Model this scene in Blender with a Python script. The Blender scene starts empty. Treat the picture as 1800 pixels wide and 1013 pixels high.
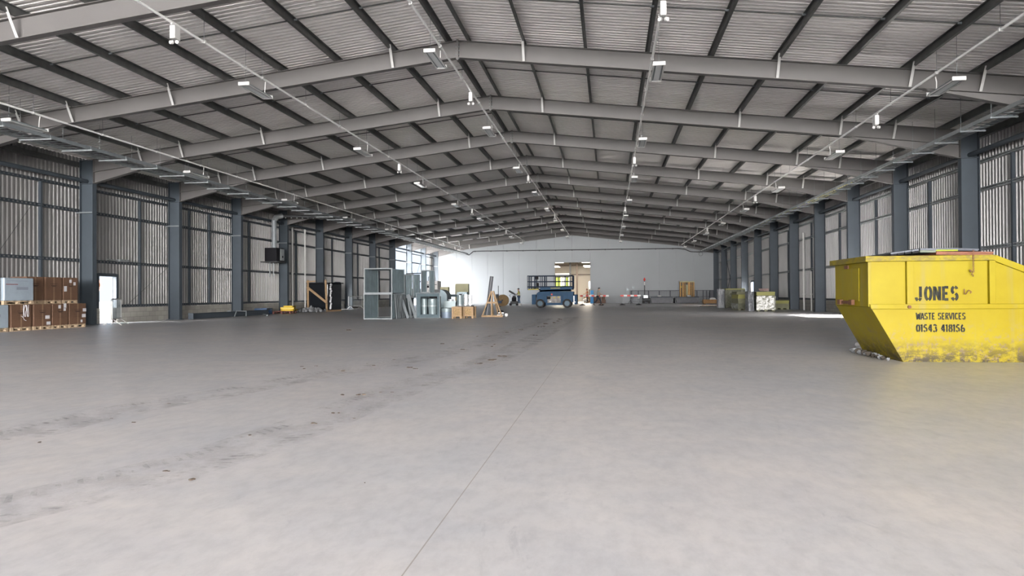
import bpy, bmesh, math, random
from mathutils import Vector, Matrix, Euler
R_ = math.radians
random.seed(7)
sc = bpy.context.scene
COL = sc.collection

# ------------------------------------------------------------------ camera
FPX, YAW, PITCH, ROLL = 1252.16, .13572, .00833, .0058
CAM = Vector((4.46, 0.0, 1.18))
_f0 = Vector((-math.sin(YAW), math.cos(YAW), 0)); _z = Vector((0, 0, 1))
FW = _f0 * math.cos(PITCH) + _z * math.sin(PITCH)
_r0 = Vector((math.cos(YAW), math.sin(YAW), 0)); _u0 = -_f0 * math.sin(PITCH) + _z * math.cos(PITCH)
RT = _r0 * math.cos(ROLL) - _u0 * math.sin(ROLL); UP = _r0 * math.sin(ROLL) + _u0 * math.cos(ROLL)
cd = bpy.data.cameras.new('camera'); cam = bpy.data.objects.new('camera', cd); COL.objects.link(cam)
M = Matrix.Identity(4)
for i in range(3):
    M[i][0] = RT[i]; M[i][1] = UP[i]; M[i][2] = -FW[i]; M[i][3] = CAM[i]
cam.matrix_world = M
cd.sensor_width = 36; cd.lens = FPX / 1800 * 36; cd.clip_end = 600; cd.clip_start = .05
sc.camera = cam

# ------------------------------------------------------------------ world, exposure, portals
sc.view_settings.view_transform = 'Standard'; sc.view_settings.look = 'None'
sc.view_settings.gamma = 1; sc.view_settings.use_curve_mapping = False
sc.view_settings.exposure = 2.74
w = bpy.data.worlds.new('overcast_sky'); sc.world = w; w.use_nodes = True
nt = w.node_tree; bg = nt.nodes['Background']
# bright cloudy sky, brightest around the veiled sun behind and to the right of the camera
tc = nt.nodes.new('ShaderNodeTexCoord'); dp = nt.nodes.new('ShaderNodeVectorMath'); dp.operation = 'DOT_PRODUCT'
nt.links.new(tc.outputs['Generated'], dp.inputs[0]); dp.inputs[1].default_value = Vector((.30, -.93, .12)).normalized()
rp = nt.nodes.new('ShaderNodeValToRGB'); nt.links.new(dp.outputs['Value'], rp.inputs[0]); nt.links.new(rp.outputs[0], bg.inputs[0])
e = rp.color_ramp.elements; e[0].position = .0; e[0].color = (.0085, .0100, .0120, 1); e[1].position = .9; e[1].color = (1.0, .965, .95, 1)
x = e.new(.45); x.color = (.28, .285, .29, 1)
bg.inputs[1].default_value = 17.0
# low hazy sun from the right: enters by the right-hand openings and the side doors
sl = bpy.data.lights.new('sun', 'SUN'); sl.energy = 14.0; sl.angle = R_(4); sl.color = (1, .93, .84)
so = bpy.data.objects.new('sun', sl); COL.objects.link(so); so.rotation_euler = Vector((-1, .20, -.46)).to_track_quat('-Z', 'Y').to_euler()
cy = sc.cycles
cy.use_denoising = True; cy.max_bounces = 10; cy.diffuse_bounces = 7; cy.glossy_bounces = 4
cy.sample_clamp_indirect = 8; cy.caustics_reflective = False; cy.caustics_refractive = False
try: cy.denoiser = 'OPENIMAGEDENOISE'
except Exception: pass

def portal(name, loc, rot, sx, sy):
    l = bpy.data.lights.new(name, 'AREA'); l.shape = 'RECTANGLE'; l.size = sx; l.size_y = sy
    l.cycles.is_portal = True
    o = bpy.data.objects.new(name, l); o.location = loc; o.rotation_euler = rot; COL.objects.link(o)
P2 = math.pi / 2
YB, YE = -42.0, 86.97          # open end behind the camera, partition wall at the far end
portal('daylight_open_gable', (0, YB - .05, 4.2), (P2, 0, 0), 35, 8.4)        # faces +Y
portal('daylight_right_bays', (17.65, -19, 3.3), (0, P2, 0), 6.6, 12)
portal('daylight_left_bays', (-17.75, 78.7, 3.3), (0, -P2, 0), 6.6, 14.6)
portal('daylight_right_door', (17.65, 36.35, .85), (0, P2, 0), 1.7, 3.9)

# ------------------------------------------------------------------ materials
MATS = {}
def mat(name, col, rough=.6, metal=0., var=0., vscale=6., bump=0., bscale=30., col2=None, spec=None, emit=0, stretch=None):
    m = bpy.data.materials.new(name); m.use_nodes = True; n = m.node_tree; b = n.nodes['Principled BSDF']
    b.inputs['Base Color'].default_value = (*col, 1); b.inputs['Roughness'].default_value = rough; b.inputs['Metallic'].default_value = metal
    if spec is not None: b.inputs['Specular IOR Level'].default_value = spec
    if emit:
        b.inputs['Emission Color'].default_value = (*col, 1); b.inputs['Emission Strength'].default_value = emit
    if var or bump:
        t = n.nodes.new('ShaderNodeTexCoord'); mp = n.nodes.new('ShaderNodeMapping'); n.links.new(t.outputs['Object'], mp.inputs[0])
        if stretch: mp.inputs['Scale'].default_value = stretch
    if var:
        nz = n.nodes.new('ShaderNodeTexNoise'); nz.inputs['Scale'].default_value = vscale; nz.inputs['Detail'].default_value = 6
        n.links.new(mp.outputs[0], nz.inputs['Vector'])
        r = n.nodes.new('ShaderNodeValToRGB'); r.color_ramp.elements[0].position = .36; r.color_ramp.elements[1].position = .66
        c2 = col2 if col2 else tuple(max(0, c * (1 - var)) for c in col)
        r.color_ramp.elements[0].color = (*c2, 1); r.color_ramp.elements[1].color = (*col, 1)
        n.links.new(nz.outputs[0], r.inputs[0]); n.links.new(r.outputs[0], b.inputs['Base Color'])
    if bump:
        nb = n.nodes.new('ShaderNodeTexNoise'); nb.inputs['Scale'].default_value = bscale; nb.inputs['Detail'].default_value = 4
        n.links.new(mp.outputs[0], nb.inputs['Vector'])
        bp = n.nodes.new('ShaderNodeBump'); bp.inputs['Strength'].default_value = bump; bp.inputs['Distance'].default_value = .02
        n.links.new(nb.outputs[0], bp.inputs['Height']); n.links.new(bp.outputs[0], b.inputs['Normal'])
    MATS[name] = m
    return m
m_paint = mat('grey steel paint', (.056, .070, .084), .6, .0, .12, 1.2, spec=.3)
m_raft = mat('grey rafter paint', (.115, .110, .107), .6, 0, .10, 1.0)
m_purlin = mat('dark galvanised purlin', (.115, .12, .117), .45, .35, .3, 3)
m_roof = mat('roof liner sheet', (.80, .78, .765), .40, .1, .06, .5)
m_wallsheet = mat('wall liner sheet', (.24, .237, .235), .42, .3, .12, .7)
m_galv = mat('galvanised steel', (.24, .28, .29), .45, .3, .25, 5)
m_brace = mat('zinc plated strut', (.42, .42, .41), .5, 0, .1, 6)
m_galvl = mat('bright galvanised steel', (.17, .19, .20), .5, .1, .12, 6)
m_tray = mat('galvanised tray steel', (.40, .43, .44), .4, .5, .2, 5)
m_white = mat('white powder coat', (.55, .55, .54), .4)
m_conduit = mat('white conduit', (.78, .78, .77), .4)
m_lamp = mat('frosted unlit diffuser', (.62, .65, .66), .25)
m_black = mat('black plastic', (.010, .010, .012), .6, spec=.12)
m_dark = mat('dark steel', (.04, .042, .045), .5, .3)
m_wood = mat('pale pine timber', (.33, .22, .12), .7, 0, .3, 4, .3, 40, stretch=(1, 1, 6))
m_ply = mat('chipboard', (.33, .22, .10), .75, 0, .45, 22, .3, 60)
m_pallet = mat('pallet timber', (.50, .38, .25), .8, 0, .35, 5)
m_card = mat('brown cardboard', (.135, .074, .044), .62, 0, .22, 2.5, .2, 18)
m_ink = mat('dark print', (.055, .03, .022), .7)
m_label = mat('white paper label', (.55, .55, .57), .6)
m_wrapw = mat('white shrink wrap', (.30, .36, .41), .28, 0, .12, 3, .35, 9)
m_clear = mat('clear stretch film', (.60, .60, .62), .2, 0, .3, 12, .5, 30)
m_yel = mat('yellow plastic', (.55, .38, .01), .45)
m_org = mat('terracotta orange', (.30, .11, .06), .6, 0, .15, 3)
m_blue = mat('blue plastic crate', (.012, .05, .12), .5)
m_blk_wrap = mat('black wrapping film', (.010, .012, .015), .22, 0, .2, 6, .5, 14)
m_red = mat('red plastic', (.62, .045, .03), .5)
m_rubber = mat('black rubber', (.018, .018, .018), .8)
m_concblock = None

def nodes(m): return m.node_tree.nodes, m.node_tree.links
def concrete_block():
    m = mat('concrete blockwork', (.34, .33, .30), .85); n, l = nodes(m); b = n['Principled BSDF']
    t = n.new('ShaderNodeTexCoord'); s = n.new('ShaderNodeSeparateXYZ'); c = n.new('ShaderNodeCombineXYZ')
    l.new(t.outputs['Object'], s.inputs[0]); l.new(s.outputs['Y'], c.inputs[0]); l.new(s.outputs['Z'], c.inputs[1])
    br = n.new('ShaderNodeTexBrick'); l.new(c.outputs[0], br.inputs['Vector'])
    br.inputs['Color1'].default_value = (.37, .36, .32, 1); br.inputs['Color2'].default_value = (.29, .28, .255, 1)
    br.inputs['Mortar'].default_value = (.20, .195, .18, 1); br.inputs['Scale'].default_value = 1
    br.inputs['Brick Width'].default_value = .45; br.inputs['Row Height'].default_value = .225; br.inputs['Mortar Size'].default_value = .008
    l.new(br.outputs[0], b.inputs['Base Color']); return m
m_block = concrete_block()

def floor_mat():
    m = mat('power floated concrete', (.42, .41, .40), .62); n, l = nodes(m); b = n['Principled BSDF']
    t = n.new('ShaderNodeTexCoord')
    def noise(scale, detail=8, stretch=None, rough=.6, dist=0):
        v = t.outputs['Object']
        if stretch:
            mp = n.new('ShaderNodeMapping'); mp.inputs['Scale'].default_value = stretch; l.new(v, mp.inputs[0]); v = mp.outputs[0]
        z = n.new('ShaderNodeTexNoise'); z.inputs['Scale'].default_value = scale; z.inputs['Detail'].default_value = detail
        z.inputs['Roughness'].default_value = rough; z.inputs['Distortion'].default_value = dist; l.new(v, z.inputs['Vector']); return z.outputs[0]
    def ramp(v, a, b_, ca, cb):
        r = n.new('ShaderNodeValToRGB'); e = r.color_ramp.elements; e[0].position = a; e[1].position = b_
        e[0].color = (*ca, 1); e[1].color = (*cb, 1); l.new(v, r.inputs[0]); return r.outputs[0]
    def mul(a, b_, f=1.):
        x = n.new('ShaderNodeMix'); x.data_type = 'RGBA'; x.blend_type = 'MULTIPLY'; x.inputs[0].default_value = f
        l.new(a, x.inputs[6]); l.new(b_, x.inputs[7]); return x.outputs[2]
    base = ramp(noise(.35, 6), .35, .68, (.59, .592, .605), (.665, .640, .628))
    patch = ramp(noise(1.3, 9, None, .65, .6), .30, .62, (.86, .885, .92), (1, 1, 1))
    fine = ramp(noise(9, 8, (1, .5, 1), .7), .32, .58, (.84, .845, .855), (1.0, 1.0, 1.0))
    scuff = ramp(noise(2.6, 12, (1, .35, 1), .75, 1.5), .28, .40, (.70, .715, .75), (1, 1, 1))
    pale = ramp(noise(.8, 4, None, .5, 1.2), .62, .75, (1, 1, 1), (1.09, 1.075, 1.05))
    c = mul(mul(mul(mul(base, patch), fine), scuff, .8), pale)
    # saw-cut joints: two long ones and a cross joint per bay
    s = n.new('ShaderNodeSeparateXYZ'); l.new(t.outputs['Object'], s.inputs[0])
    wob = noise(3, 2)
    def line(axis, off, per, w):
        a = n.new('ShaderNodeMath'); a.operation = 'SUBTRACT'; l.new(s.outputs[axis], a.inputs[0]); a.inputs[1].default_value = off
        k = n.new('ShaderNodeMath'); k.operation = 'PINGPONG'; l.new(a.outputs[0], k.inputs[0]); k.inputs[1].default_value = per
        q = n.new('ShaderNodeMath'); q.operation = 'LESS_THAN'; l.new(k.outputs[0], q.inputs[0]); q.inputs[1].default_value = w
        return q.outputs[0]
    j1 = line('X', 3.59, 10.0, .0035); j2 = line('Y', 8.25, 6.0, .003)
    for j, dark in ((j1, (.60, .56, .52)), (j2, (.93, .93, .93))):
        x = n.new('ShaderNodeMix'); x.data_type = 'RGBA'; x.blend_type = 'MULTIPLY'; l.new(j, x.inputs[0]); l.new(c, x.inputs[6]); x.inputs[7].default_value = (*dark, 1); c = x.outputs[2]
    l.new(c, b.inputs['Base Color'])
    rr = n.new('ShaderNodeMapRange'); l.new(noise(1.7, 6), rr.inputs[0]); rr.inputs[3].default_value = .27; rr.inputs[4].default_value = .46
    l.new(rr.outputs[0], b.inputs['Roughness'])
    bp = n.new('ShaderNodeBump'); bp.inputs['Strength'].default_value = .12; bp.inputs['Distance'].default_value = .01; l.new(noise(14, 8), bp.inputs['Height']); l.new(bp.outputs[0], b.inputs['Normal'])
    return m
m_floor = floor_mat()
m_ground = mat('pale hardstanding', (.74, .73, .71), .9, 0, .2, .5)
m_panel = mat('white composite panel', (.20, .217, .232), .45, 0, .04, .4)

# ------------------------------------------------------------------ mesh builder
class MB:
    def __init__(s): s.v = []; s.f = []
    def add(s, vs, fs):
        b = len(s.v); s.v += [tuple(v) for v in vs]; s.f += [tuple(i + b for i in f) for f in fs]; return s
    def box(s, x0, x1, y0, y1, z0, z1):
        return s.add([(x0, y0, z0), (x1, y0, z0), (x1, y1, z0), (x0, y1, z0), (x0, y0, z1), (x1, y0, z1), (x1, y1, z1), (x0, y1, z1)],
                     [(0, 3, 2, 1), (4, 5, 6, 7), (0, 1, 5, 4), (1, 2, 6, 5), (2, 3, 7, 6), (3, 0, 4, 7)])
    def cbox(s, c, d): return s.box(c[0] - d[0] / 2, c[0] + d[0] / 2, c[1] - d[1] / 2, c[1] + d[1] / 2, c[2] - d[2] / 2, c[2] + d[2] / 2)
    def frame(s, a, b, up=(0, 0, 1)):
        a, b = Vector(a), Vector(b); d = (b - a).normalized(); u = Vector(up)
        if abs(d.dot(u)) > .98: u = Vector((0, 1, 0)) if abs(d.y) < .9 else Vector((1, 0, 0))
        x = d.cross(u).normalized(); y = x.cross(d).normalized(); return a, b, x, y
    def bar(s, a, b, w, h, up=(0, 0, 1)):
        a, b, x, y = s.frame(a, b, up); vs = []
        for p in (a, b):
            for i, j in ((-1, -1), (1, -1), (1, 1), (-1, 1)): vs.append(p + x * (w / 2 * i) + y * (h / 2 * j))
        return s.add(vs, [(0, 1, 2, 3), (7, 6, 5, 4), (0, 4, 5, 1), (1, 5, 6, 2), (2, 6, 7, 3), (3, 7, 4, 0)])
    def ext(s, prof, a, b, up=(0, 0, 1), cap=True):
        # profile [(x,y)] swept from a to b
        a, b, x, y = s.frame(a, b, up); n = len(prof); vs = [p + x * q[0] + y * q[1] for p in (a, b) for q in prof]
        fs = [(i, (i + 1) % n, n + (i + 1) % n, n + i) for i in range(n)]
        if cap: fs += [tuple(range(n))[::-1], tuple(range(n, 2 * n))]
        return s.add(vs, fs)
    def cyl(s, a, b, r, n=12, r2=None, cap=True):
        r2 = r if r2 is None else r2; a, b, x, y = s.frame(a, b)
        vs = [p + (x * math.cos(2 * math.pi * k / n) + y * math.sin(2 * math.pi * k / n)) * q for p, q in ((a, r), (b, r2)) for k in range(n)]
        fs = [(k, (k + 1) % n, n + (k + 1) % n, n + k) for k in range(n)]
        if cap: fs += [tuple(range(n))[::-1], tuple(range(n, 2 * n))]
        return s.add(vs, fs)
    def tube(s, pts, r, n=8):
        for a, b in zip(pts, pts[1:]): s.cyl(a, b, r, n)
        return s
    def lathe(s, prof, n=20, c=(0, 0, 0), axis='z'):
        vs = []
        for r, z in prof:
            for k in range(n):
                t = 2 * math.pi * k / n; p = (r * math.cos(t), r * math.sin(t), z)
                if axis == 'y': p = (p[0], p[2], p[1])
                if axis == 'x': p = (p[2], p[0], p[1])
                vs.append((p[0] + c[0], p[1] + c[1], p[2] + c[2]))
        m = len(prof); fs = [(i * n + k, i * n + (k + 1) % n, (i + 1) * n + (k + 1) % n, (i + 1) * n + k) for i in range(m - 1) for k in range(n)]
        return s.add(vs, fs)
    def prism(s, poly, y0, y1, axis='y'):
        # polygon in (x,z) swept along y  (axis='y'), or (y,z) swept along x
        n = len(poly)
        if axis == 'y': vs = [(p[0], y, p[1]) for y in (y0, y1) for p in poly]
        elif axis == 'x': vs = [(y, p[0], p[1]) for y in (y0, y1) for p in poly]
        else: vs = [(p[0], p[1], y) for y in (y0, y1) for p in poly]
        return s.add(vs, [tuple(range(n)), tuple(range(n, 2 * n))[::-1]] + [(i, n + i, n + (i + 1) % n, (i + 1) % n) for i in range(n)])
    def xf(s, m):
        s.v = [tuple(m @ Vector(v)) for v in s.v]; return s
    def build(s, name, m, parent=None, bevel=0, smooth=False, loc=None, rot=None, solid=0, sub=0):
        me = bpy.data.meshes.new(name); me.from_pydata(s.v, [], s.f); me.update()
        bm = bmesh.new(); bm.from_mesh(me); bmesh.ops.recalc_face_normals(bm, faces=bm.faces); bm.to_mesh(me); bm.free()
        o = bpy.data.objects.new(name, me); COL.objects.link(o)
        for x in (m if isinstance(m, (list, tuple)) else [m]): me.materials.append(x)
        if parent: o.parent = parent
        if loc: o.location = loc
        if rot: o.rotation_euler = rot
        if smooth:
            for p in me.polygons: p.use_smooth = True
            try: me.set_sharp_from_angle(angle=R_(35))
            except Exception: pass
        if bevel:
            b = o.modifiers.new('bevel', 'BEVEL'); b.width = bevel; b.segments = 2; b.limit_method = 'ANGLE'
        if solid:
            b = o.modifiers.new('solid', 'SOLIDIFY'); b.thickness = solid
        if sub:
            b = o.modifiers.new('sub', 'SUBSURF'); b.levels = sub; b.render_levels = sub
        return o
def tag(o, label=None, cat=None, group=None, kind=None):
    if label: o['label'] = label
    if cat: o['category'] = cat
    if group: o['group'] = group
    if kind: o['kind'] = kind
    return o
def empty(name, loc, rz=0, label=None, cat=None, group=None, kind=None):
    o = bpy.data.objects.new(name, None); COL.objects.link(o); o.location = loc; o.rotation_euler = (0, 0, rz); o.empty_display_size = .2
    return tag(o, label, cat, group, kind)
def copy_tree(o, parent=None):
    c = o.copy(); COL.objects.link(c)
    if parent: c.parent = parent
    for ch in list(o.children): copy_tree(ch, c)
    return c
ORD = ['first', 'second', 'third', 'fourth', 'fifth', 'sixth', 'seventh', 'eighth', 'ninth', 'tenth', 'eleventh', 'twelfth', 'thirteenth', 'fourteenth']

# ------------------------------------------------------------------ the shed
H, SL = 8.8, .116             # rafter top at the ridge, roof slope
BAY, Y0 = 6.0, 20.97
def yk(k): return Y0 + BAY * k
XI, XO, XS = 16.72, 17.32, 17.52     # column inner face, outer face, sheeting
def rz(x): return H - SL * abs(x)
tag(MB().box(-XS - .2, XS + .2, YB, YE + 22, -.3, 0).build('floor', m_floor), kind='structure')
tag(MB().box(-160, 160, -60, 170, -.5, -.31).build('ground', m_ground), kind='structure')
tag(MB().box(-60, -XS - .2, -60, 170, -.33, -.04).box(XS + .2, 60, -60, 170, -.33, -.04).box(-XS - .2, XS + .2, -60, YB, -.33, -.04).build('trim_1', m_ground), kind='structure')

def corr_strip(mb, p0, run, up, length, depth, per=.2, prof=((0, 0), (.42, 0), (.52, 1), (.90, 1))):
    # trapezoid corrugation: runs along `run`, extruded by vector `up`
    p0, run, up = Vector(p0), Vector(run).normalized(), Vector(up); dv = Vector(depth); n = max(1, int(round(length / per))); per = length / n
    pts = []
    for i in range(n):
        b = i * per
        for t, d in prof: pts.append((b + t * per, d))
    pts.append((length, 0))
    vs = [p0 + run * a + dv * d for a, d in pts] + [p0 + run * a + dv * d + up for a, d in pts]; k = len(pts)
    mb.add(vs, [(i, i + 1, k + i + 1, k + i) for i in range(k - 1)])
mb = MB()
for sgn in (-1, 1):
    corr_strip(mb, (0, YB - .3, H + .268), (0, 1, 0), (sgn * (XS + .1), 0, -SL * (XS + .1)), YE - YB + .3, (0, 0, -.06), prof=((0, 0), (.40, 0), (.50, 1), (.90, 1)))
mb.add([(-XS - .1, YB - .3, H + .30 - SL * XS), (0, YB - .3, H + .30), (0, YE, H + .30), (-XS - .1, YE, H + .30 - SL * XS), (XS + .1, YB - .3, H + .30 - SL * XS), (XS + .1, YE, H + .30 - SL * XS)], [(0, 1, 2, 3), (1, 4, 5, 2)])
tag(mb.build('ceiling', m_roof), kind='structure')

def wall(name, sgn, openings, ybeg, yend, holes):
    # openings: list of (y0,y1) fully open bays; holes: (y0,y1,z1) doors
    mb = MB(); x = sgn * XS; dep = (-sgn * .055, 0, 0); ztop = rz(XS) + .22
    cuts = sorted([(a, b, z) for a, b, z in holes] + [(a, b, 99) for a, b in openings]); y = ybeg
    for a, b, z in cuts + [(yend, yend, 99)]:
        if a > y: corr_strip(mb, (x, y, .66), (0, 1, 0), (0, 0, ztop - .66), a - y, dep)
        if z < 90: corr_strip(mb, (x, a, z), (0, 1, 0), (0, 0, ztop - z), b - a, dep)
        y = b
    xo = x + sgn * .08; y = ybeg
    for a, b, z in cuts + [(yend, yend, 99)]:      # outer skin
        if a > y: mb.box(min(xo, xo + .02), max(xo, xo + .02), y, a, .5, ztop)
        if z < 90: mb.box(min(xo, xo + .02), max(xo, xo + .02), a, b, z, ztop)
        y = b
    tag(mb.build(name, m_wallsheet), kind='structure')
    mb = MB(); y = ybeg
    for a, b, z in cuts + [(yend, yend, 99)]:
        if a > y: mb.box(x - .12, x + .12, y, a, 0, .66)
        y = b
    tag(mb.build('baseboard_' + name[5:], m_block), kind='structure')
DOOR_L1, DOOR_L2 = (28.15, 29.22, 2.05), (55.05, 56.0, 2.1)
DOOR_R2, DOOR_R1 = (66.9, 68.15, 2.15), (34.4, 38.3, 1.7)
wall('wall_left', -1, [(yk(8) + 2.4, YE - 1.0)], YB, YE, [DOOR_L1, DOOR_L2])
wall('wall_right', 1, [(-25, -13)], YB, YE, [DOOR_R1, DOOR_R2])
# far partition wall of joined white panels with a tall doorway
DX0, DX1, DZ = -2.15, 2.2, 5.02
mb = MB(); th = .2
xs = [-XS - .1] + [DX0 - 4.35 * 3, DX0 - 8.7, DX0 - 4.35, DX0, DX1, DX1 + 4.4, DX1 + 8.8, DX1 + 13.2] + [XS + .1]
def gz(x): return H + .2 - SL * abs(x)
def panel(x0, x1, zb):
    n = 4; pts = [(x0 + .006, zb)] + [(x1 - .006, zb)]
    mb.prism([(x0 + .006, zb), (x1 - .006, zb), (x1 - .006, gz(x1))] + ([(0, gz(0))] if x0 < 0 < x1 else []) + [(x0 + .006, gz(x0))], YE, YE + th)
xp = -XS - .1
seams = sorted([-XS - .1, -16.3, -14.35, -12.4, -10.45, -8.5, -6.5, -4.35, DX0, 0, DX1, 4.4, 6.4, 8.4, 10.4, 12.4, 14.4, XS + .1])
for a, b in zip(seams, seams[1:]):
    if b - a > .3: panel(a, b, DZ if (a >= DX0 - .01 and b <= DX1 + .01) else 0)
mb.box(-XS - .1, DX0, YE + .06, YE + .14, 0, 6.8).box(DX1, XS + .1, YE + .06, YE + .14, 0, 6.8)
tag(mb.build('wall_back', m_panel), kind='structure')
tag(MB().box(DX0 - .06, DX0 + .02, YE - .03, YE + th + .03, 0, DZ + .05).box(DX1 - .02, DX1 + .06, YE - .03, YE + th + .03, 0, DZ + .05).box(DX0, DX1, YE - .03, YE + th + .03, DZ - .04, DZ + .06).build('door_1', m_panel), kind='structure')

# personnel doors: dark jamb posts and head
def doorway(name, sgn, d, post=.14):
    y0, y1, z = d; x = sgn * XS; mb = MB()
    mb.box(x - .10, x + .10, y0 - post, y0, 0, z + .12).box(x - .10, x + .10, y1, y1 + post, 0, z + .12).box(x - .10, x + .10, y0, y1, z, z + .14)
    tag(mb.build(name, m_paint), kind='structure')
doorway('door_2', -1, DOOR_L1); doorway('door_3', -1, DOOR_L2); doorway('door_4', 1, DOOR_R1); doorway('door_5', 1, DOOR_R2)

# ---- columns
def i_prof(w, d, tf=.016, tw=.012):
    return [(-w/2, -d/2), (w/2, -d/2), (w/2, -d/2+tf), (tw/2, -d/2+tf), (tw/2, d/2-tf), (w/2, d/2-tf), (w/2, d/2), (-w/2, d/2), (-w/2, d/2-tf), (-tw/2, d/2-tf), (-tw/2, -d/2+tf), (-w/2, -d/2+tf)]
def make_column():
    # local frame: origin at foot, +x towards the wall, web in the x-z plane
    r = empty('steel_column', (0, 0, 0)); d = XO - XI; ht = rz(XI) - .02
    mb = MB(); mb.box(-d/2, -d/2 + .02, -.12, .12, .015, ht).box(d/2 - .02, d/2, -.12, .12, .015, ht).box(-d/2 + .02, d/2 - .02, -.007, .007, .015, ht)
    mb.box(-d/2 + .02, d/2 - .02, -.10, .10, 5.86, 5.885).box(-d/2 + .02, d/2 - .02, -.10, .10, ht - .03, ht)
    mb.build('shaft', m_paint, r)
    MB().box(-d/2 - .06, d/2 + .06, -.18, .18, 0, .02).build('base_plate', m_paint, r)
    MB().bar((-d/2 + .02, -.11, 4.66), (d/2 + .14, -.11, 4.66), .03, .06).build('restraint_bar', m_galvl, r)
    return r
colL = make_column(); first = True
def place_col(k, sgn):
    global first
    o = colL if first else copy_tree(colL)
    first = False
    o.location = (sgn * (XI + XO) / 2, yk(k), 0); o.rotation_euler = (0, 0, 0 if sgn > 0 else math.pi)
    if sgn < 0:
        for c in o.children:
            if c.name.startswith('restraint_bar'): c.location = (0, .22, 0)
    return o
side_note = {-1: 'left', 1: 'right'}
hints = {(-1, 1): 'grey steel column on the left wall beside the stacked cardboard boxes', (-1, 2): 'grey steel column on the left wall right of the block dado and mesh barrier',
         (1, 1): 'grey steel column on the right wall rising behind the yellow skip', (1, 3): 'pale-lit grey steel column on the right wall left of the skip rim'}
for sgn in (-1, 1):
    n = 0
    for k in range(-1, 12):
        if k in (-2, -1, 0) and sgn > 0 and False: continue
        o = place_col(k, sgn)
        if k >= 1: lab = hints.get((sgn, k)) or 'grey steel column, %s in view along the %s wall' % (ORD[k - 1], side_note[sgn])
        else: lab = 'grey steel column on the %s wall, %s one nearer than the picture edge' % (side_note[sgn], ORD[-k])
        tag(o, lab, 'column', 'portal frame columns on the %s wall' % side_note[sgn])

# ---- rafters
def rafter_side(sgn, r):
    mb = MB(); w, d, t = .21, .52, .016
    x1 = XI - .0
    for zo, hh in ((-t, t), (-d, t)):
        mb.prism([(0, H + zo), (sgn * x1, rz(x1) + zo), (sgn * x1, rz(x1) + zo + hh), (0, H + zo + hh)], -w/2, w/2)
    mb.prism([(0, H - d + t), (sgn * x1, rz(x1) - d + t), (sgn * x1, rz(x1) - t), (0, H - t)], -.006, .006)
    mb.build('rafter_beam', m_raft, r)
    mb = MB(); xa = 13.1; za, zb = rz(xa) - d, 5.88
    mb.prism([(sgn * xa, za), (sgn * x1, rz(x1) - d), (sgn * x1, zb)], -.006, .006)
    mb.prism([(sgn * xa, za - .002), (sgn * x1, zb), (sgn * x1, zb - t), (sgn * xa, za - t)], -w/2, w/2)
    mb.box(min(sgn * (x1 - .02), sgn * x1), max(sgn * (x1 - .02), sgn * x1), -w/2, w/2, zb, rz(x1))
    mb.build('haunch', m_raft, r)
    for x in (2.0, 9.2, 12.7, 14.5):
        # flat galvanised strut from the purlin down to the bottom flange
        a = (sgn * x, -.42, rz(x) + .10); b = (sgn * x, -.10, rz(x) - .50)
        MB().bar(a, b, .012, .075, (1, 0, 0)).build('fly_brace', m_brace, r)
        break
def make_rafter():
    r = empty('roof_rafter', (0, 0, 0))
    for s in (-1, 1):
        rafter_side(s, r)
    xs_ = (2.0, 9.2, 12.7, 14.5)
    for s in (-1, 1):
        for x in xs_[1:]:
            a = (s * x, -.42, rz(x) + .10); b = (s * x, -.10, rz(x) - .50)
            MB().bar(a, b, .012, .075, (1, 0, 0)).build('fly_brace', m_brace, r)
    p = MB().box(-.03, .03, -.115, .115, H - .60, H + .02).build('apex_plate', m_raft, r)
    bolt = None
    for z in [H - .08 - i * .115 for i in range(5)]:
        for s in (-1, 1):
            if bolt is None: b = bolt = MB().cyl((0, 0, 0), (.028, 0, 0), .016, 6).build('bolt', m_galv, p)
            else: b = bolt.copy(); COL.objects.link(b); b.parent = p
            b.location = (s * .03 - (.028 if s < 0 else 0), -.07, z)
    return r
raf = make_rafter()
for i, k in enumerate(range(-1, 12)):
    o = raf if i == 0 else copy_tree(raf)
    o.location = (0, yk(k), 0)
    if k >= -1: lab = 'grey steel roof rafter, %s in view counted from the camera towards the far wall' % ORD[k + 1]
    else: lab = 'grey steel roof rafter above and behind the camera, %s before the nearest one in view' % ORD[-2 - k]
    tag(o, lab, 'roof beam', 'grey portal frame rafters')

# ---- purlins
def zprof(h=.2, w=.065, t=.006):
    return [(-w, h), (-w, h - .02), (-w + t, h - .02), (-w + t, h - t), (0, h - t), (0, t), (w - t, t), (w - t, .02), (w, .02), (w, 0), (-t, 0), (-t, h - t - t), (-t, h)]
pxs = [.3, 2.0, 3.8, 5.6, 7.4, 9.2, 11.0, 12.7, 14.5, 16.3]
for sgn in (-1, 1):
    for i, x in enumerate(pxs):
        mb = MB(); mb.ext([(p[0] * sgn, p[1]) for p in zprof()], (0, YB, 0), (0, YE - .02, 0))
        o = mb.build('roof_purlin', m_purlin, loc=(sgn * x, 0, rz(x) + .001), rot=(0, sgn * math.atan(SL), 0))
        side = side_note[sgn]
        lab = 'dark roof purlin running the length of the %s roof slope, %s down from the ridge' % (side, ORD[i])
        tag(o, lab, 'purlin', 'roof purlins on the %s slope' % side)
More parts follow.
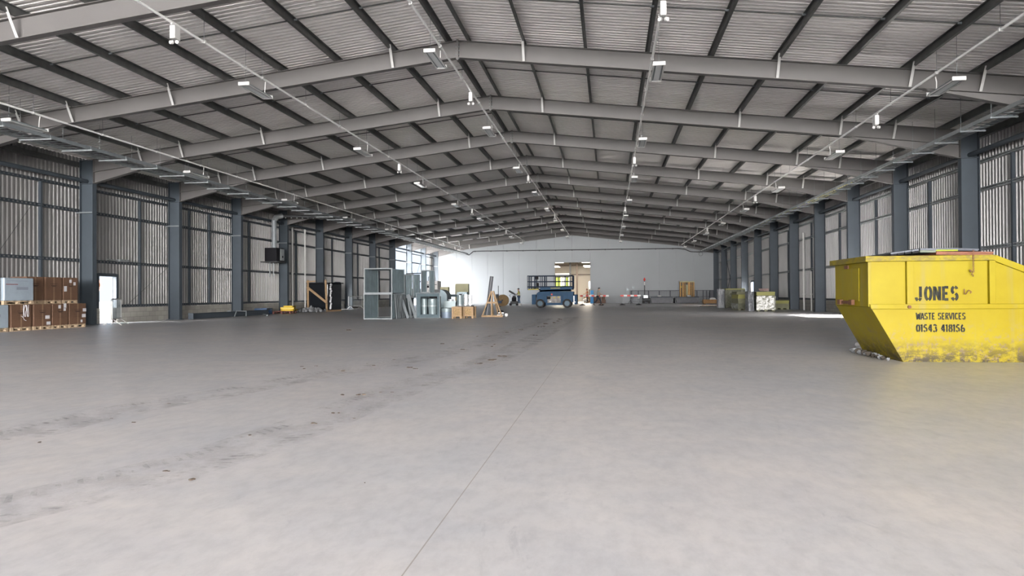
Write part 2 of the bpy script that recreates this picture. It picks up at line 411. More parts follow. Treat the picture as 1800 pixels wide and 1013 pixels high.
# sag bars at mid-bay
def make_sag():
    r = empty('sag_bar', (0, 0, 0))
    for s in (-1, 1):
        for a, b in zip(pxs, pxs[1:]):
            MB().bar((s * a, 0, rz(a) + .165), (s * b, 0, rz(b) + .165), .03, .03).build('bar_length', m_purlin, r)
        for x in pxs[1:]:
            MB().bar((s * x - .08, 0, rz(x) + .16), (s * x + .08, 0, rz(x) + .16), .035, .05).build('bracket', m_galvl, r)
    return r
sg = make_sag()
for i, k in enumerate(range(-1, 11)):
    o = sg if i == 0 else copy_tree(sg); o.location = (0, yk(k) + 3, 0)
    lab = ('thin dark sag bar line across the roof bay beyond the %s rafter in view' % ORD[k + 1]) if k >= -1 else 'thin dark sag bar line in the roof bay %s behind the camera edge' % ORD[-k - 1]
    tag(o, lab, 'roof bracing', 'anti-sag bars between the roof purlins')

# ---- wall rails
RAILS = [(.70, .10, 'low dark rail on top of the block dado'), (2.62, .12, 'lower wall rail'), (4.68, .12, 'middle wall rail'), (5.66, .10, 'upper wall rail under the tube')]
def crail(s, h): return [(0, 0), (.14 , 0), (.14, .02), (.006, .02), (.006, h - .006), (.14, h - .006), (.14, h), (0, h)]
for sgn in (-1, 1):
    for z, h, nm in RAILS:
        segs = [(YB if sgn < 0 else YB, YE)]
        holes = [DOOR_L1, DOOR_L2] if sgn < 0 else [DOOR_R1, DOOR_R2]
        if z < 1:
            ys = segs[0][0]; segs = []
            for a, b, q in holes: segs.append((ys, a - .14)); ys = b + .14
            segs.append((ys, yk(8) + 2.4 if sgn < 0 else YE))
        elif z < 2.7 and sgn > 0: segs = [(YB, DOOR_R1[0]), (DOOR_R1[1], YE)]
        mb = MB()
        for a, b in segs:
            mb.ext([(p[0] * 1, p[1]) for p in crail(1, h)] if True else None, (0, a, z), (0, b, z))
        if sgn > 0: mb.v = [(-v[0], v[1], v[2]) for v in mb.v]
        xoff = sgn * (XS - .045) if sgn > 0 else -(XS - .045)
        mb2 = MB()
        for a, b in segs:
            xa, xb = XO + .01, XS - .045
            lo, hi = (xa, xb) if sgn > 0 else (-xb, -xa)
            mb2.box(lo, hi, a, b, z, z + .012).box(lo, hi, a, b, z + h - .012, z + h)
            fx = xa if sgn > 0 else -xa
            mb2.box(fx - .004, fx + .004, a, b, z, z + .035).box(fx - .004, fx + .004, a, b, z + h - .035, z + h)
            bx = hi - .006 if sgn > 0 else lo
            mb2.box(bx, bx + .006, a, b, z, z + h)
        o = mb2.build('wall_rail', m_tray if (sgn > 0 and z > 1) else m_paint)
        tag(o, '%s of grey steel along the %s wall' % (nm, side_note[sgn]), 'wall rail', 'horizontal rails on the %s wall' % side_note[sgn])
# eaves beam, dark, and ties between columns
for sgn in (-1, 1):
    lo, hi = sorted((sgn * (XO + .005), sgn * (XS - .05)))
    o = MB().box(lo, hi, YB if sgn < 0 else YB, YE, rz(XS) - .22, rz(XS) - .01).build('eaves_beam', m_purlin)
    tag(o, 'dark eaves beam along the top of the %s wall under the roof sheets' % side_note[sgn], 'beam')
tie = MB().cyl((0, .02, 0), (0, BAY - .02, 0), .085, 12, cap=True).build('column_tie', m_paint, smooth=True)
fst = True
for sgn in (-1, 1):
    for k in range(-1, 11):
        
        o = tie if fst else tie.copy()
        if not fst: COL.objects.link(o)
        fst = False
        o.location = (sgn * 17.05, yk(k), 5.97)
        lab = ('grey round tie tube just beyond the %s visible column of the %s wall' % (ORD[k - 1], side_note[sgn])) if k >= 1 else \
              'grey round tie tube on the %s wall, %s bay short of the first visible column' % (side_note[sgn], ORD[-k])
        tag(o, lab, 'tie tube', 'round tie tubes between columns')
# vertical rail spacers
sp_m = MB().box(-.05, .05, -.045, .045, .80, 5.66).build('rail_spacer', m_paint); fst = True
SPY = {-1: [13.0, 18.9, 24.87, 30.77, 34.75, 36.63, 41.0, 47.6, 54.2, 60.0, 65.9], 1: [7.0, 13.0, 18.9, 24.9, 30.92, 36.8, 42.3, 48.0, 54.0, 60.0, 65.9, 72.0, 78.0, 84.0]}
for sgn in (-1, 1):
    for i, y in enumerate(SPY[sgn]):
        o = sp_m if fst else sp_m.copy()
        if not fst: COL.objects.link(o)
        fst = False
        o.location = (sgn * (XO + .055), y, 0)
        tag(o, 'slim grey vertical strut between the wall rails, %s along the %s wall' % (ORD[i], side_note[sgn]), 'strut', 'upright struts on the %s wall' % side_note[sgn])
# diagonal rods
def rod(name, a, b, r, m, lab, cat, grp=None):
    return tag(MB().cyl(a, b, r, 8).build(name, m), lab, cat, grp)
rod('brace_rod', (-17.1, yk(9) + .1, .4), (-17.1, yk(10) - .1, 5.8), .03, m_paint, 'diagonal brace rod rising to the right across the bright open left bay', 'brace', 'diagonal wall braces')
rod('brace_rod', (-17.2, yk(9) + .1, 5.0), (-17.2, yk(10) - .1, .6), .03, m_paint, 'diagonal brace rod falling to the right across the bright open left bay', 'brace', 'diagonal wall braces')
rod('brace_rod', (17.1, yk(9) + .1, .4), (17.1, yk(10) - .1, 5.8), .03, m_paint, 'diagonal brace rod rising away in the last right-hand bay but one', 'brace', 'diagonal wall braces')
rod('brace_rod', (17.2, yk(10) - .1, .6), (17.2, yk(9) + .1, 5.6), .03, m_paint, 'diagonal brace rod falling away in the last right-hand bay but one', 'brace', 'diagonal wall braces')
rod('brace_rod', (-17.3, 24.3, 4.6), (-17.3, 21.3, .8), .008, m_dark, 'thin dark diagonal rod on the left wall above the cardboard boxes', 'brace', 'thin wall rods')
rod('brace_rod', (-17.3, 29.8, .8), (-17.3, 32.8, 2.6), .008, m_dark, 'thin dark diagonal rod on the left wall right of the lit doorway', 'brace', 'thin wall rods')

# ------------------------------------------------------------------ pixel-to-world helpers for placing things on the floor plane or in a wall-parallel plane
def _ray(u, v): return RT * (u - 900) + UP * (506.5 - v) + FW * FPX
def at(u, v, Y):
    d = _ray(u, v); t = Y / d.y; p = CAM + d * t; return p.x, p.z
def fl(u, v):
    d = _ray(u, v); t = -CAM.z / d.z; p = CAM + d * t; return p.x, p.y

# ------------------------------------------------------------------ lighting conduits, luminaires, emergency boxes
LX = [(-12.9, 6.78, 'far left'), (-5.5, 7.5, 'left'), (-.2, 8.15, 'middle'), (5.65, 7.5, 'right'), (12.8, 6.78, 'far right')]
YC0 = 9.0
def make_wire(h): return MB().cyl((0, 0, 0), (0, 0, h), .006, 5)
for x, z, nm in LX:
    r = empty('lighting_conduit', (x, 0, z)); tag(r, 'long white lighting conduit hung under the roof, %s of the five' % nm, 'conduit', 'overhead lighting conduits')
    MB().cyl((0, YC0, 0), (0, 84.3, 0), .033, 8).build('tube', m_conduit, r, smooth=True)
    hw = rz(x) - z + .02; wmesh = None; cmesh = None
    for i in range(25):
        y = YC0 + 1.5 + i * 3.0
        if wmesh is None:
            wmesh = make_wire(hw).build('hanger_wire', m_galvl, r); cmesh = MB().box(-.04, .04, -.03, .03, -.035, .035).build('clip', m_white, r)
            a, b = wmesh, cmesh
        else:
            a, b = wmesh.copy(), cmesh.copy()
            for q in (a, b): COL.objects.link(q); q.parent = r
        a.location = (0, y, 0); b.location = (0, y, 0)
def make_lum():
    r = empty('luminaire', (0, 0, 0))
    MB().prism([(-.15, 0), (.15, 0), (.13, .045), (.05, .075), (-.05, .075), (-.13, .045)], -.68, .68).build('housing', m_galv, r)
    MB().box(-.16, .16, -.73, -.68, -.02, .08).build('end_cap', m_white, r, bevel=.01); MB().box(-.16, .16, .68, .73, -.02, .08).build('end_cap', m_white, r, bevel=.01)
    MB().box(-.155, -.115, -.68, .68, -.018, 0).box(.115, .155, -.68, .68, -.018, 0).build('rim', m_white, r)
    MB().box(-.075, .075, -.67, .67, -.012, -.001).build('diffuser', m_lamp, r)
    MB().cyl((0, -.6, .07), (0, -.6, 1.148), .005, 5).build('wire', m_galvl, r)
    MB().tube([(0, .5, .07), (.01, .51, .3), (0, .55, .45)], .014, 6).build('flex', m_white, r)
    return r
lum = make_lum(); fst = True
for x, z, nm in LX:
    for i in range(8):
        y = 19.3 + 9 * i
        o = lum if fst else copy_tree(lum); fst = False
        o.location = (x + (.12 if x > 0 else -.08), y, z - .45)
        tag(o, 'unlit white linear luminaire, %s along the %s conduit from the camera' % (ORD[i], nm), 'light fitting', 'hanging luminaires')
def make_twin():
    r = empty('emergency_light', (0, 0, 0))
    MB().box(-.065, .065, -.11, .11, -.36, -.06).build('battery_box', m_white, r, bevel=.012)
    MB().box(-.02, .02, -.14, .14, -.06, .03).build('bracket', m_white, r)
    for s in (-1, 1):
        MB().lathe([(0, -.04), (.04, -.04), (.05, .02), (.04, .04), (0, .04)], 12, axis='y').build('lamp_head', m_white, r, smooth=True, loc=(s * .07, -.03, -.43), rot=(.3, 0, s * .5))
        MB().cyl((s * .04, 0, -.36), (s * .07, 0, -.41), .012, 6).build('stem', m_dark, r)
    return r
tw = make_twin(); fst = True
for li, ys in ((1, (15.3, 33.2, 51.5, 69)), (2, (24, 41.5, 62)), (3, (15.6, 33.3, 52.4)), (4, (23.7, 42.4, 62.6))):
    for i, y in enumerate(ys):
        o = tw if fst else copy_tree(tw); fst = False; o.location = (LX[li][0], y, LX[li][1])
        tag(o, 'white twin-head emergency light, %s from the camera on the %s conduit' % (ORD[i], LX[li][2]), 'emergency light', 'twin-head emergency lights')

# ------------------------------------------------------------------ cable trays
m_cab_y = mat('yellow cable', (.62, .56, .12), .5); m_cab_p = mat('lilac cable', (.38, .30, .60), .5); m_cab_k = mat('grey cable', (.12, .12, .13), .5)
def tray(name, label, x0, x1, z, y0, y1, hang_z, cables):
    r = empty('cable_tray', ((x0 + x1) / 2, 0, z)); tag(r, label, 'cable tray', 'ladder cable trays'); w = (x1 - x0) / 2
    for s in (-1, 1):
        mb = MB(); mb.box(s * w - .004, s * w + .004, y0, y1, -.05, .06)
        for zz in (-.05, .055): mb.box(min(s * w, s * w - s * .025), max(s * w, s * w - s * .025), y0, y1, zz, zz + .006)
        mb.build('side_rail', m_galvl if s > 0 else m_tray, r)
    rung = MB().box(-w, w, -.016, .016, -.03, -.012).build('rung', m_galvl, r); n = int((y1 - y0) / .3)
    rung.location = (0, y0 + .15, 0)
    for i in range(1, 100):
        c = rung.copy(); COL.objects.link(c); c.parent = r; c.location = (0, y0 + .15 + .3 * i, 0)
    mb = MB()
    for i in range(100, n): y = y0 + .15 + .3 * i; mb.box(-w, w, y - .016, y + .016, -.03, -.012)
    tag(mb.build('far_rungs', m_galvl, r), kind='stuff')
    br = hg = h2 = None; k = int((y1 - y0) / 1.7)
    for i in range(k):
        y = y0 + .6 + 1.7 * i
        if br is None:
            br = MB().box(-w - .08, w + .10, -.02, .02, -.095, -.055).build('support_arm', m_galvl if x0 > 0 else m_tray, r)
            hg = MB().cyl((-w - .05, 0, -.12), (-w - .05, 0, hang_z - z), .006, 5).build('hanger_rod', m_galvl, r)
            h2 = MB().cyl((w + .06, 0, -.12), (w + .06, 0, .06), .006, 5).build('short_rod', m_galvl, r); tr = (br, hg, h2)
        else:
            tr = (br.copy(), hg.copy(), h2.copy())
            for q in tr: COL.objects.link(q); q.parent = r
        for q in tr: q.location = (0, y, 0)
    for m, xo, a, b, rr in cables:
        MB().cyl((xo, a, .0), (xo, b, .0), rr, 6).build('cable', m, r)
    return r
tray('r', 'galvanised ladder cable tray hung along the right side below the haunches', 14.92, 15.45, 6.02, 12, 84, 7.05,
     [(m_cab_y, -.12, 33, 52, .028), (m_cab_p, .02, 40, 50, .03), (m_cab_y, .12, 36, 58, .02), (m_cab_k, .18, 30, 84, .02), (m_cab_k, -.03, 30, 84, .02)])
tray('l', 'wide dark ladder cable tray hung along the left side below the haunches', -13.2, -12.3, 6.02, 12, 84, 7.2,
     [(m_cab_k, -.12, 12, 84, .03), (m_cab_k, .02, 12, 84, .025), (m_cab_y, .2, 60, 80, .02), (m_cab_p, -.2, 70, 83, .02)])
# conduit across the far wall joining both trays
r = empty('cable_conduit', (0, YE - .12, 6.5), label='dark conduit run straight across the white far wall above the doorway', cat='conduit')
MB().tube([(-12.7, -2.9, -.46), (-12.7, -.3, -.46), (-12.2, 0, 0), (12.6, 0, 0), (13.4, 0, -.1), (14.1, 0, -.42), (15.1, 0, -.46), (15.1, -2.9, -.46)], .05, 8).build('tube', m_dark, r)
sd = None
for i in range(13):
    if sd is None: sd = q = MB().box(-.05, .05, -.06, .11, -.10, .06).build('saddle', m_dark, r)
    else: q = sd.copy(); COL.objects.link(q); q.parent = r
    q.location = (-12 + 2 * i, 0, 0)
tag(MB().tube([(15.25 + .22 * math.cos(t * .5), YE - .16, 5.80 + .24 * math.sin(t * .5)) for t in range(14)], .02, 6).build('cable_coil', m_dark), 'small loop of dark cable hanging at the right end of the far-wall conduit', 'cable')

# ------------------------------------------------------------------ left wall goods: boxed machines on pallets
def make_pallet(w, d, h=.13):
    mb = MB()
    for i in range(5): y = -d / 2 + .05 + i * (d - .1) / 4; mb.cbox((0, y, h - .011), (w, .10, .022))
    for x in (-w / 2 + .05, 0, w / 2 - .05):
        mb.cbox((x, 0, h - .033), (.10, d, .022)); mb.cbox((x, 0, .011), (.10, d, .022))
        for y in (-d / 2 + .05, 0, d / 2 - .05): mb.cbox((x, y, h / 2 - .006), (.10, .10, h - .064))
    return mb
WB = -16.35          # centre line of the boxes, along the left wall; the boxes' marked face looks into the hall (+x)
m_tape = mat('brown parcel tape', (.20, .125, .075), .3)
def carton(y0, y1, x0, x1, z0, h, label, labels, wrapped=False, film=False, group=None):
    # label faces: +x side and -y side
    w, d = x1 - x0, y1 - y0; cx, cyy = (x0 + x1) / 2, (y0 + y1) / 2
    r = empty('wrapped_load' if wrapped else 'cardboard_box', (cx, cyy, z0)); tag(r, label, 'wrapped load' if wrapped else 'box', group)
    body = MB().box(-w/2, w/2, -d/2, d/2, 0, h).build('carton' if not wrapped else 'wrapped_body', m_wrapw if wrapped else m_card, r, bevel=.03 if wrapped else .008)
    if not wrapped:
        MB().box(w/2 - .001, w/2 + .002, -.03, .03, 0, h).box(-w/2, w/2, -.03, .03, h, h + .002).build('tape', m_tape, r)
        mb = MB(); x = w/2 + .003
        random.seed(int(cyy * 100))
        for i, (zz, ww, hh) in enumerate(((.70, .42, .020), (.62, .36, .030), (.585, .26, .03), (.53, .40, .008), (.44, .40, .008), (.37, .40, .008))):
            mb.box(x - .002, x, -ww * d / 2, ww * d / 2, zz * h, zz * h + hh)
        mb.build('printed_text', m_ink, r)
        for (a, b, ww, hh) in labels:
            MB().box(x, x + .002, a * d - ww / 2, a * d + ww / 2, b * h - hh / 2, b * h + hh / 2).build('shipping_label', m_label, r)
    if wrapped:
        MB().box(w/2, w/2 + .004, -d * .42, d * .30, h * .86, h * .875).box(w/2, w/2 + .004, -d * .10, d * .30, h * .48, h * .60).build('printed_mark', mat('faint grey print', (.20, .23, .27), .5), r)
        MB().box(w/2, w/2 + .004, -d * .45, -d * .05, h * .70, h * .73).build('red_print', mat('dull red print', (.20, .04, .04), .5), r)
    if film:
        mb = MB(); x = w/2 + .006; random.seed(3)
        for i in range(5):
            y = d * (.1 + .06 * i); mb.tube([(x, y + random.uniform(-.03, .03), h * t) for t in (.45, .6, .78, .98)], .008, 5)
        mb.tube([(x, -.02, h * .5), (x, .08, h * .42), (x, .12, h * .32), (x, .2, h * .28)], .008, 5)
        mb.build('torn_film', m_label, r)
    return r
def pallet_thing(x0, x1, y0, y1, z0, label):
    o = make_pallet(x1 - x0, y1 - y0).build('pallet', m_pallet, loc=((x0 + x1) / 2, (y0 + y1) / 2, z0), bevel=0)
    return tag(o, label, 'pallet', 'pallets under the boxes by the left wall')
XA, XB_ = -16.60, -15.62
PH = .13
# lower row
rows = [(19.90, 21.52, 'w', 'white shrink-wrapped load in the lower row by the left wall, nearest the camera', []),
        (21.62, 22.46, 'f', 'brown cardboard box with torn stretch film on it, lower row beside white load', []),
        (22.58, 23.36, 'c', 'brown cardboard box in the lower row carrying two tilted white labels', [(.28, .40, .2, .12), (.34, .12, .18, .11)]),
        (23.43, 24.17, 'c', 'brown cardboard box in the lower row with three small labels near its top', [(-.05, .86, .12, .12), (.30, .90, .13, .18), (.28, .74, .11, .12)]),
        (24.25, 25.10, 'c', 'brown cardboard box ending the lower row next to the grey column', [(.40, .68, .18, .12), (.36, .40, .2, .13), (.22, .14, .10, .10)])]
for y0, y1, t, lab, lb in rows:
    pallet_thing(XA, XB_ - .02, y0, y1, 0, lab.split(' in the ')[0].split(' with ')[0] and 'timber pallet on the floor under the %s' % {19.90: 'white shrink-wrapped load', 21.62: 'film-covered cardboard box', 22.58: 'lower box with two tilted labels', 23.43: 'lower box with three small labels', 24.25: 'end box beside the grey column'}[y0])
    carton(y0, y1, XA, XB_, PH, .782, lab, lb, wrapped=(t == 'w'), film=(t == 'f'), group='boxed goods on pallets by the left wall')
ZU = PH + .785
rows = [(20.2, 21.2, 'c', 'brown cardboard box at the left picture edge on the upper row', [(.3, .7, .2, .3)], XA, XB_ - .05),
        (21.29, 22.52, 'w', 'white shrink-wrapped load on the upper row above the film-covered box', [], XA, XB_ + .05),
        (22.62, 23.36, 'c', 'plain brown cardboard box on the upper row just right of the white load', [(-.4, .1, .12, .1)], XA, XB_ - .3),
        (23.42, 24.18, 'c', 'brown cardboard box on the upper row with printed text and no labels', [], XA, XB_ - .26),
        (24.27, 24.99, 'c', 'brown cardboard box with three white labels ending the upper row', [(-.38, .5, .14, .2), (-.02, .84, .12, .12), (.26, .73, .12, .12)], XA, XB_ - .26)]
for y0, y1, t, lab, lb, xa, xb in rows:
    zb = ZU if t == 'w' or y0 > 21 else ZU
    pallet_thing(xa, xb - .02, y0, y1, zb, 'timber pallet on top of the lower boxes, under the %s' % {20.2: 'box at the picture edge', 21.29: 'upper white load', 22.62: 'plain upper box', 23.42: 'upper box without labels', 24.27: 'upper box with three labels'}[y0])
    carton(y0, y1, xa, xb, zb + PH, .85 if t != 'w' else .78, lab, lb, wrapped=(t == 'w'), group='boxed goods on pallets by the left wall')

# ------------------------------------------------------------------ pedestrian barriers (steel mesh)
def make_barrier(L=1.9):
    r = empty('crowd_barrier', (0, 0, 0))
    MB().tube([(-L/2, 0, .25), (-L/2, 0, 1.0), (-L/2 + .06, 0, 1.06), (L/2 - .06, 0, 1.06), (L/2, 0, 1.0), (L/2, 0, .25), (-L/2, 0, .25)], .024, 8).build('frame', m_brace, r, smooth=True)
    b = None
    for i in range(14):
        if b is None: b = q = MB().cyl((0, 0, .25), (0, 0, 1.06), .008, 5).build('upright', m_galvl, r)
        else: q = b.copy(); COL.objects.link(q); q.parent = r
        q.location = (-L/2 + (i + 1) * L / 15, 0, 0)
    for s in (-1, 1):
        MB().tube([(s * (L/2 - .25), -.32, .012), (s * (L/2 - .25), 0, .25), (s * (L/2 - .25), .32, .012)], .018, 6).build('foot', m_brace, r)
    return r
b = make_barrier(); b.location = (-15.8, 27.05, 0); b.rotation_euler = (0, 0, R_(116))
tag(b, 'galvanised crowd barrier standing by the lit doorway right of the boxes', 'barrier', 'steel crowd barriers')
b2 = copy_tree(b); b2.location = (-16.45, 56.9, 0); b2.rotation_euler = (0, 0, R_(75))
tag(b2, 'galvanised crowd barrier by the farther lit doorway on the left wall', 'barrier', 'steel crowd barriers')

# things outside the left doorways
r = empty('cement_mixer', (-24.0, 35.7, -.04), label='terracotta-orange mixer drum on a pale stand outside the left doorway', cat='cement mixer')
MB().lathe([(0, -.5), (.35, -.5), (.62, -.1), (.6, .2), (.36, .6), (.33, .6), (.3, .55)], 20, axis='x').build('drum', m_org, r, smooth=True, loc=(0, 0, 1.75), rot=(0, -.4, 0))
MB().tube([(-.5, -.5, 0), (0, -.4, 1.2), (.5, -.5, 0)], .04).tube([(-.5, .5, 0), (0, .4, 1.2), (.5, .5, 0)], .04).tube([(0, -.75, 1.75), (0, -.5, 1.2), (0, .5, 1.2), (0, .75, 1.75)], .04).build('stand', m_white, r)

# ------------------------------------------------------------------ left wall: small services
tag(MB().box(-.1, .1, -.3, .3, -.05, .05).cyl((0, -.3, 0), (0, -1.0, .02), .02, 6).build('junction_box', m_tray, loc=(-17.25, 29.4, 2.78)), 'small grey control box on the rail above the lit left doorway', 'junction box')
# heater with flue
r = empty('unit_heater', (-16.75, 43.2, 3.35), label='black unit heater hung high on the left wall beneath its flue', cat='heater')
MB().box(-.45, .35, -.55, .55, 0, .85).build('casing', m_black, r, bevel=.02)
MB().box(.34, .37, -.05, .5, .06, .80).build('front_panel', m_tray, r); MB().cyl((.37, .25, .3), (.39, .25, .3), .07, 12).build('gauge', m_black, r)
MB().box(-.73, .45, -.6, .6, -.07, -.01).build('shelf', m_dark, r)
for y in (-.35, .15): MB().cyl((-.2, y, -.07), (-.2, y, -1.0), .035, 8).build('pipe', m_galvl, r)
r = empty('heater_flue', (-16.70, 42.95, 4.2), label='bright galvanised flue rising from the black heater and elbowing along the roof', cat='flue')
MB().cyl((0, 0, 0), (0, 0, 1.75), .16, 16).build('riser', m_galvl, r, smooth=True)
MB().tube([(0, 0, 1.75), (.05, .2, 2.0), (.3, .5, 2.1)], .16, 12).build('elbow', m_tray, r, smooth=True)
MB().tube([(.3, .5, 2.1), (3.2, 1.7, 2.08)], .10, 10).build('run', m_dark, r)
hg = None
for i in range(9):
    if hg is None: hg = q = MB().box(-.03, .03, -.03, .03, -.12, -.04).build('clip', m_white, r)
    else: q = hg.copy(); COL.objects.link(q); q.parent = r
    q.location = (.5 + i * .32, .59 + i * .13, 2.08)
for i, (y, zb) in enumerate(((46.55, .25), (48.6, .30))):
    r = empty('downpipe', (-17.15, y, zb), label='white vertical pipe on the left wall, %s the black crated load' % ('left of' if i == 0 else 'just beside'), cat='pipe', group='white vertical pipes on the left wall')
    MB().cyl((0, 0, 0), (0, 0, 5.6), .055, 10).build('tube', m_white, r, smooth=True)
    MB().cyl((0, 0, 2.4), (0, 0, 2.5), .075, 10).build('collar', m_white, r)
for i, (y, za, zb, rr) in enumerate(((49.05, .0, 5.1, .06), (47.3, .0, 2.5, .05))):
    r = empty('downpipe', (17.15, y, 0), label='white vertical pipe on the right wall, the %s of two in the bay' % ('taller' if i == 0 else 'shorter'), cat='pipe', group='white vertical pipes on the right wall')
    MB().cyl((0, 0, za), (0, 0, zb), rr, 10).build('tube', m_white, r, smooth=True)
    MB().cyl((0, 0, 1.0), (0, 0, 1.1), rr + .02, 10).build('collar', m_white, r)

# ------------------------------------------------------------------ floor goods along the left
def i_beam(mb, a, b, w, h, t=.014):
    return mb.ext([(-w/2, -h/2), (w/2, -h/2), (w/2, -h/2+t), (t/2, -h/2+t), (t/2, h/2-t), (w/2, h/2-t), (w/2, h/2), (-w/2, h/2), (-w/2, h/2-t), (-t/2, h/2-t), (-t/2, -h/2+t), (-w/2, -h/2+t)], a, b)
r = empty('steel_beam', (-16.38, 33.3, .15), label='dark blue-grey steel beam lying on the floor by the left block dado', cat='beam')
i_beam(MB(), (0, 0, 0), (0, 8.2, 0), .25, .28).build('section', m_paint, r); MB().box(-.14, .14, -.02, .0, -.145, .16).build('end_plate', m_paint, r); MB().box(-.12, .12, 3.6, 3.85, .145, .2).build('cleat', m_galvl, r)
tag(MB().cyl((-16.05, 40.2, .05), (-14.75, 38.1, .05), .04, 8).build('pole', m_galvl), 'pale metal pole lying on the floor left of the blue crate', 'pole')
tag(MB().cyl((-16.1, 37.2, .32), (-15.2, 36.6, .32), .03, 8).cyl((-16.1, 37.2, .32), (-16.1, 37.0, .01), .03, 8).cyl((-15.2, 36.6, .32), (-15.1, 36.4, .04), .03, 8).build('trestle', m_galvl), 'low pale trestle rail standing in front of the dark steel beam', 'trestle')
# blue crate
r = empty('plastic_crate', (-17.0, 42.1, 0), rz=R_(10), label='blue open-sided crate on the floor against the block dado', cat='crate')
MB().box(-.38, .38, -.6, .6, 0, .04).box(-.38, -.34, -.6, .6, .04, .38).box(.34, .38, -.6, -.45, .04, .38).box(.34, .38, .45, .6, .04, .38).box(.34, .38, -.45, .45, .3, .38).box(-.34, .34, -.6, -.56, .04, .38).box(-.34, .34, .56, .6, .04, .38).build('body', m_blue, r)
MB().box(-.2, .3, -.3, .1, .04, .12).build('contents', m_white, r)
# dark red pallet with yellow boards
m_redw = mat('dark red pallet paint', (.10, .025, .018), .7)
tag(make_pallet(1.1, 2.2, .16).build('pallet', m_redw, loc=(-16.3, 43.6, 0), rot=(0, 0, R_(15))), 'dark red pallet on the floor under the yellow plastic pieces', 'pallet')
for i, (dx, dy, z, sx, sy, h, rot) in enumerate(((.0, .5, .16, .8, 1.2, .10, 12), (-.05, .45, .262, .85, 1.15, .14, 20), (.05, .5, .404, .6, 1.1, .10, 14))):
    r = empty('yellow_tray', (-16.3 + dx, 43.7 + dy, z), rz=R_(rot), label='%s yellow plastic tray of the stack on the dark red pallet' % ('bottom', 'middle', 'top')[i], cat='tray', group='stacked yellow plastic trays')
    MB().box(-sx/2, sx/2, -sy/2, sy/2, 0, h * .35).box(-sx/2, -sx/2 + .06, -sy/2, sy/2, h * .35, h).box(sx/2 - .06, sx/2, -sy/2, sy/2, h * .35, h).box(-sx/2, sx/2, -sy/2, -sy/2 + .06, h * .35, h).build('shell', m_yel, r, bevel=.015)
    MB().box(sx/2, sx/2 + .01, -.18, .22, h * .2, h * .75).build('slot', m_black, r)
# rubble
random.seed(11)
def lump(s, m=6):
    mb = MB(); pr = [(0, -s * .45)] + [(s * random.uniform(.4, .6) * math.sin(math.pi * (i + 1) / 4), -s * .45 * math.cos(math.pi * (i + 1) / 4)) for i in range(3)] + [(0, s * .4)]
    mb.lathe(pr, m); mb.v = [(x * random.uniform(.75, 1.25), y * random.uniform(.75, 1.25), max(z, -s * .45) + s * .45) for x, y, z in mb.v]; return mb
mb = MB()
for i in range(110):
    l = lump(random.uniform(.08, .26)); x, y = max(-.6, min(.8, random.gauss(0, .38))), max(-1.0, min(1.0, random.gauss(0, .5))); zz = max(0, .28 - .3 * math.hypot(x, y * .6))
    mb.add([(a + x, b + y, c + zz * random.random()) for a, b, c in l.v], l.f)
m_rub = mat('grey rubble', (.24, .25, .26), .85, 0, .6, 12)
tag(mb.build('rubble_pile', m_rub, loc=(-15.75, 46.45, 0)), 'low heap of grey rubble on the floor left of the black crated load', 'rubble', kind='stuff')
# black wrapped load in timber bracing
r = empty('crated_load', (-15.85, 48.6, 0), rz=R_(-8), label='tall load in black film braced by pine timbers at the left wall', cat='crated load')
cb = MB().box(-.95, .75, -.55, 1.4, .1, 2.0).build('wrapped_body', m_blk_wrap, r, bevel=.05)
for n_, a, b, w_ in (('upright', (-.78, -.62, 0), (-.78, -.62, 2.25), .13), ('upright', (.72, -.62, 0), (.62, -.62, 2.25), .13), ('diagonal_brace', (-.80, -.70, 1.75), (.75, -.70, .65), .16), ('top_rail', (-.9, -.62, 2.12), (-.2, -.62, 2.16), .08), ('side_timber', (.7, -.6, .06), (.7, 1.4, .06), .12), ('side_timber', (-.7, -.6, .06), (-.7, 1.4, .06), .12)):
    MB().bar(a, b, w_, .06, (0, 1, 0)).build(n_, m_wood, r)
MB().box(-1.05, .85, -.4, 1.5, 2.0, 2.06).build('top_sheet', m_black, r)
mb = MB(); random.seed(5)
for i in range(12):
    z = .15 + i * .15; l = lump(.24, 8); mb.add([(a * .55 + .84, b * .8 - .35 + .04 * (i % 3), c + z) for a, b, c in l.v], l.f)
mb.build('loose_film', m_clear, r, smooth=True)

# ------------------------------------------------------------------ ductwork stock
m_duct = mat('ribbed duct sheet', (.17, .225, .25), .42, .3, .2, 3)
def duct_box(x, y, z, w, h, L, label, rz_=0, flange=.05, group='galvanised rectangular duct sections', m=None):
    m = m or m_duct
    r = empty('duct_section', (x, y, z), rz=rz_); tag(r, label, 'duct', group)
    for s, n_ in ((-1, 'side_panel'), (1, 'side_panel')):
        mb = MB(); corr_strip(mb, (s * (w / 2 - .03), .03, .03), (0, 1, 0), (0, 0, h - .06), L - .06, (s * .022, 0, 0), .16); mb.build(n_, m, r, solid=.004)
    MB().box(-w/2 + .03, w/2 - .03, .03, L - .03, h - .035, h - .03).build('top_panel', m, r); MB().box(-w/2 + .03, w/2 - .03, .03, L - .03, .03, .035).build('bottom_panel', m, r)
    for yy in (0, L - .035):
        MB().box(-w/2, -w/2 + flange, yy, yy + .035, 0, h).box(w/2 - flange, w/2, yy, yy + .035, 0, h).box(-w/2 + flange, w/2 - flange, yy, yy + .035, 0, flange).box(-w/2 + flange, w/2 - flange, yy, yy + .035, h - flange, h).build('flange', m_galvl, r)
    return r
XD = (at(638, 520, 33)[0] + at(690, 520, 33)[0]) / 2
duct_box(XD, 33.0, 0, 1.42, 1.235, 2.1, 'large square ribbed duct section standing on the floor, open end to the camera')
duct_box(XD + .02, 33.0, 1.237, 1.40, 1.22, 2.1, 'large square ribbed duct section stacked on top of another', rz_=R_(.5))
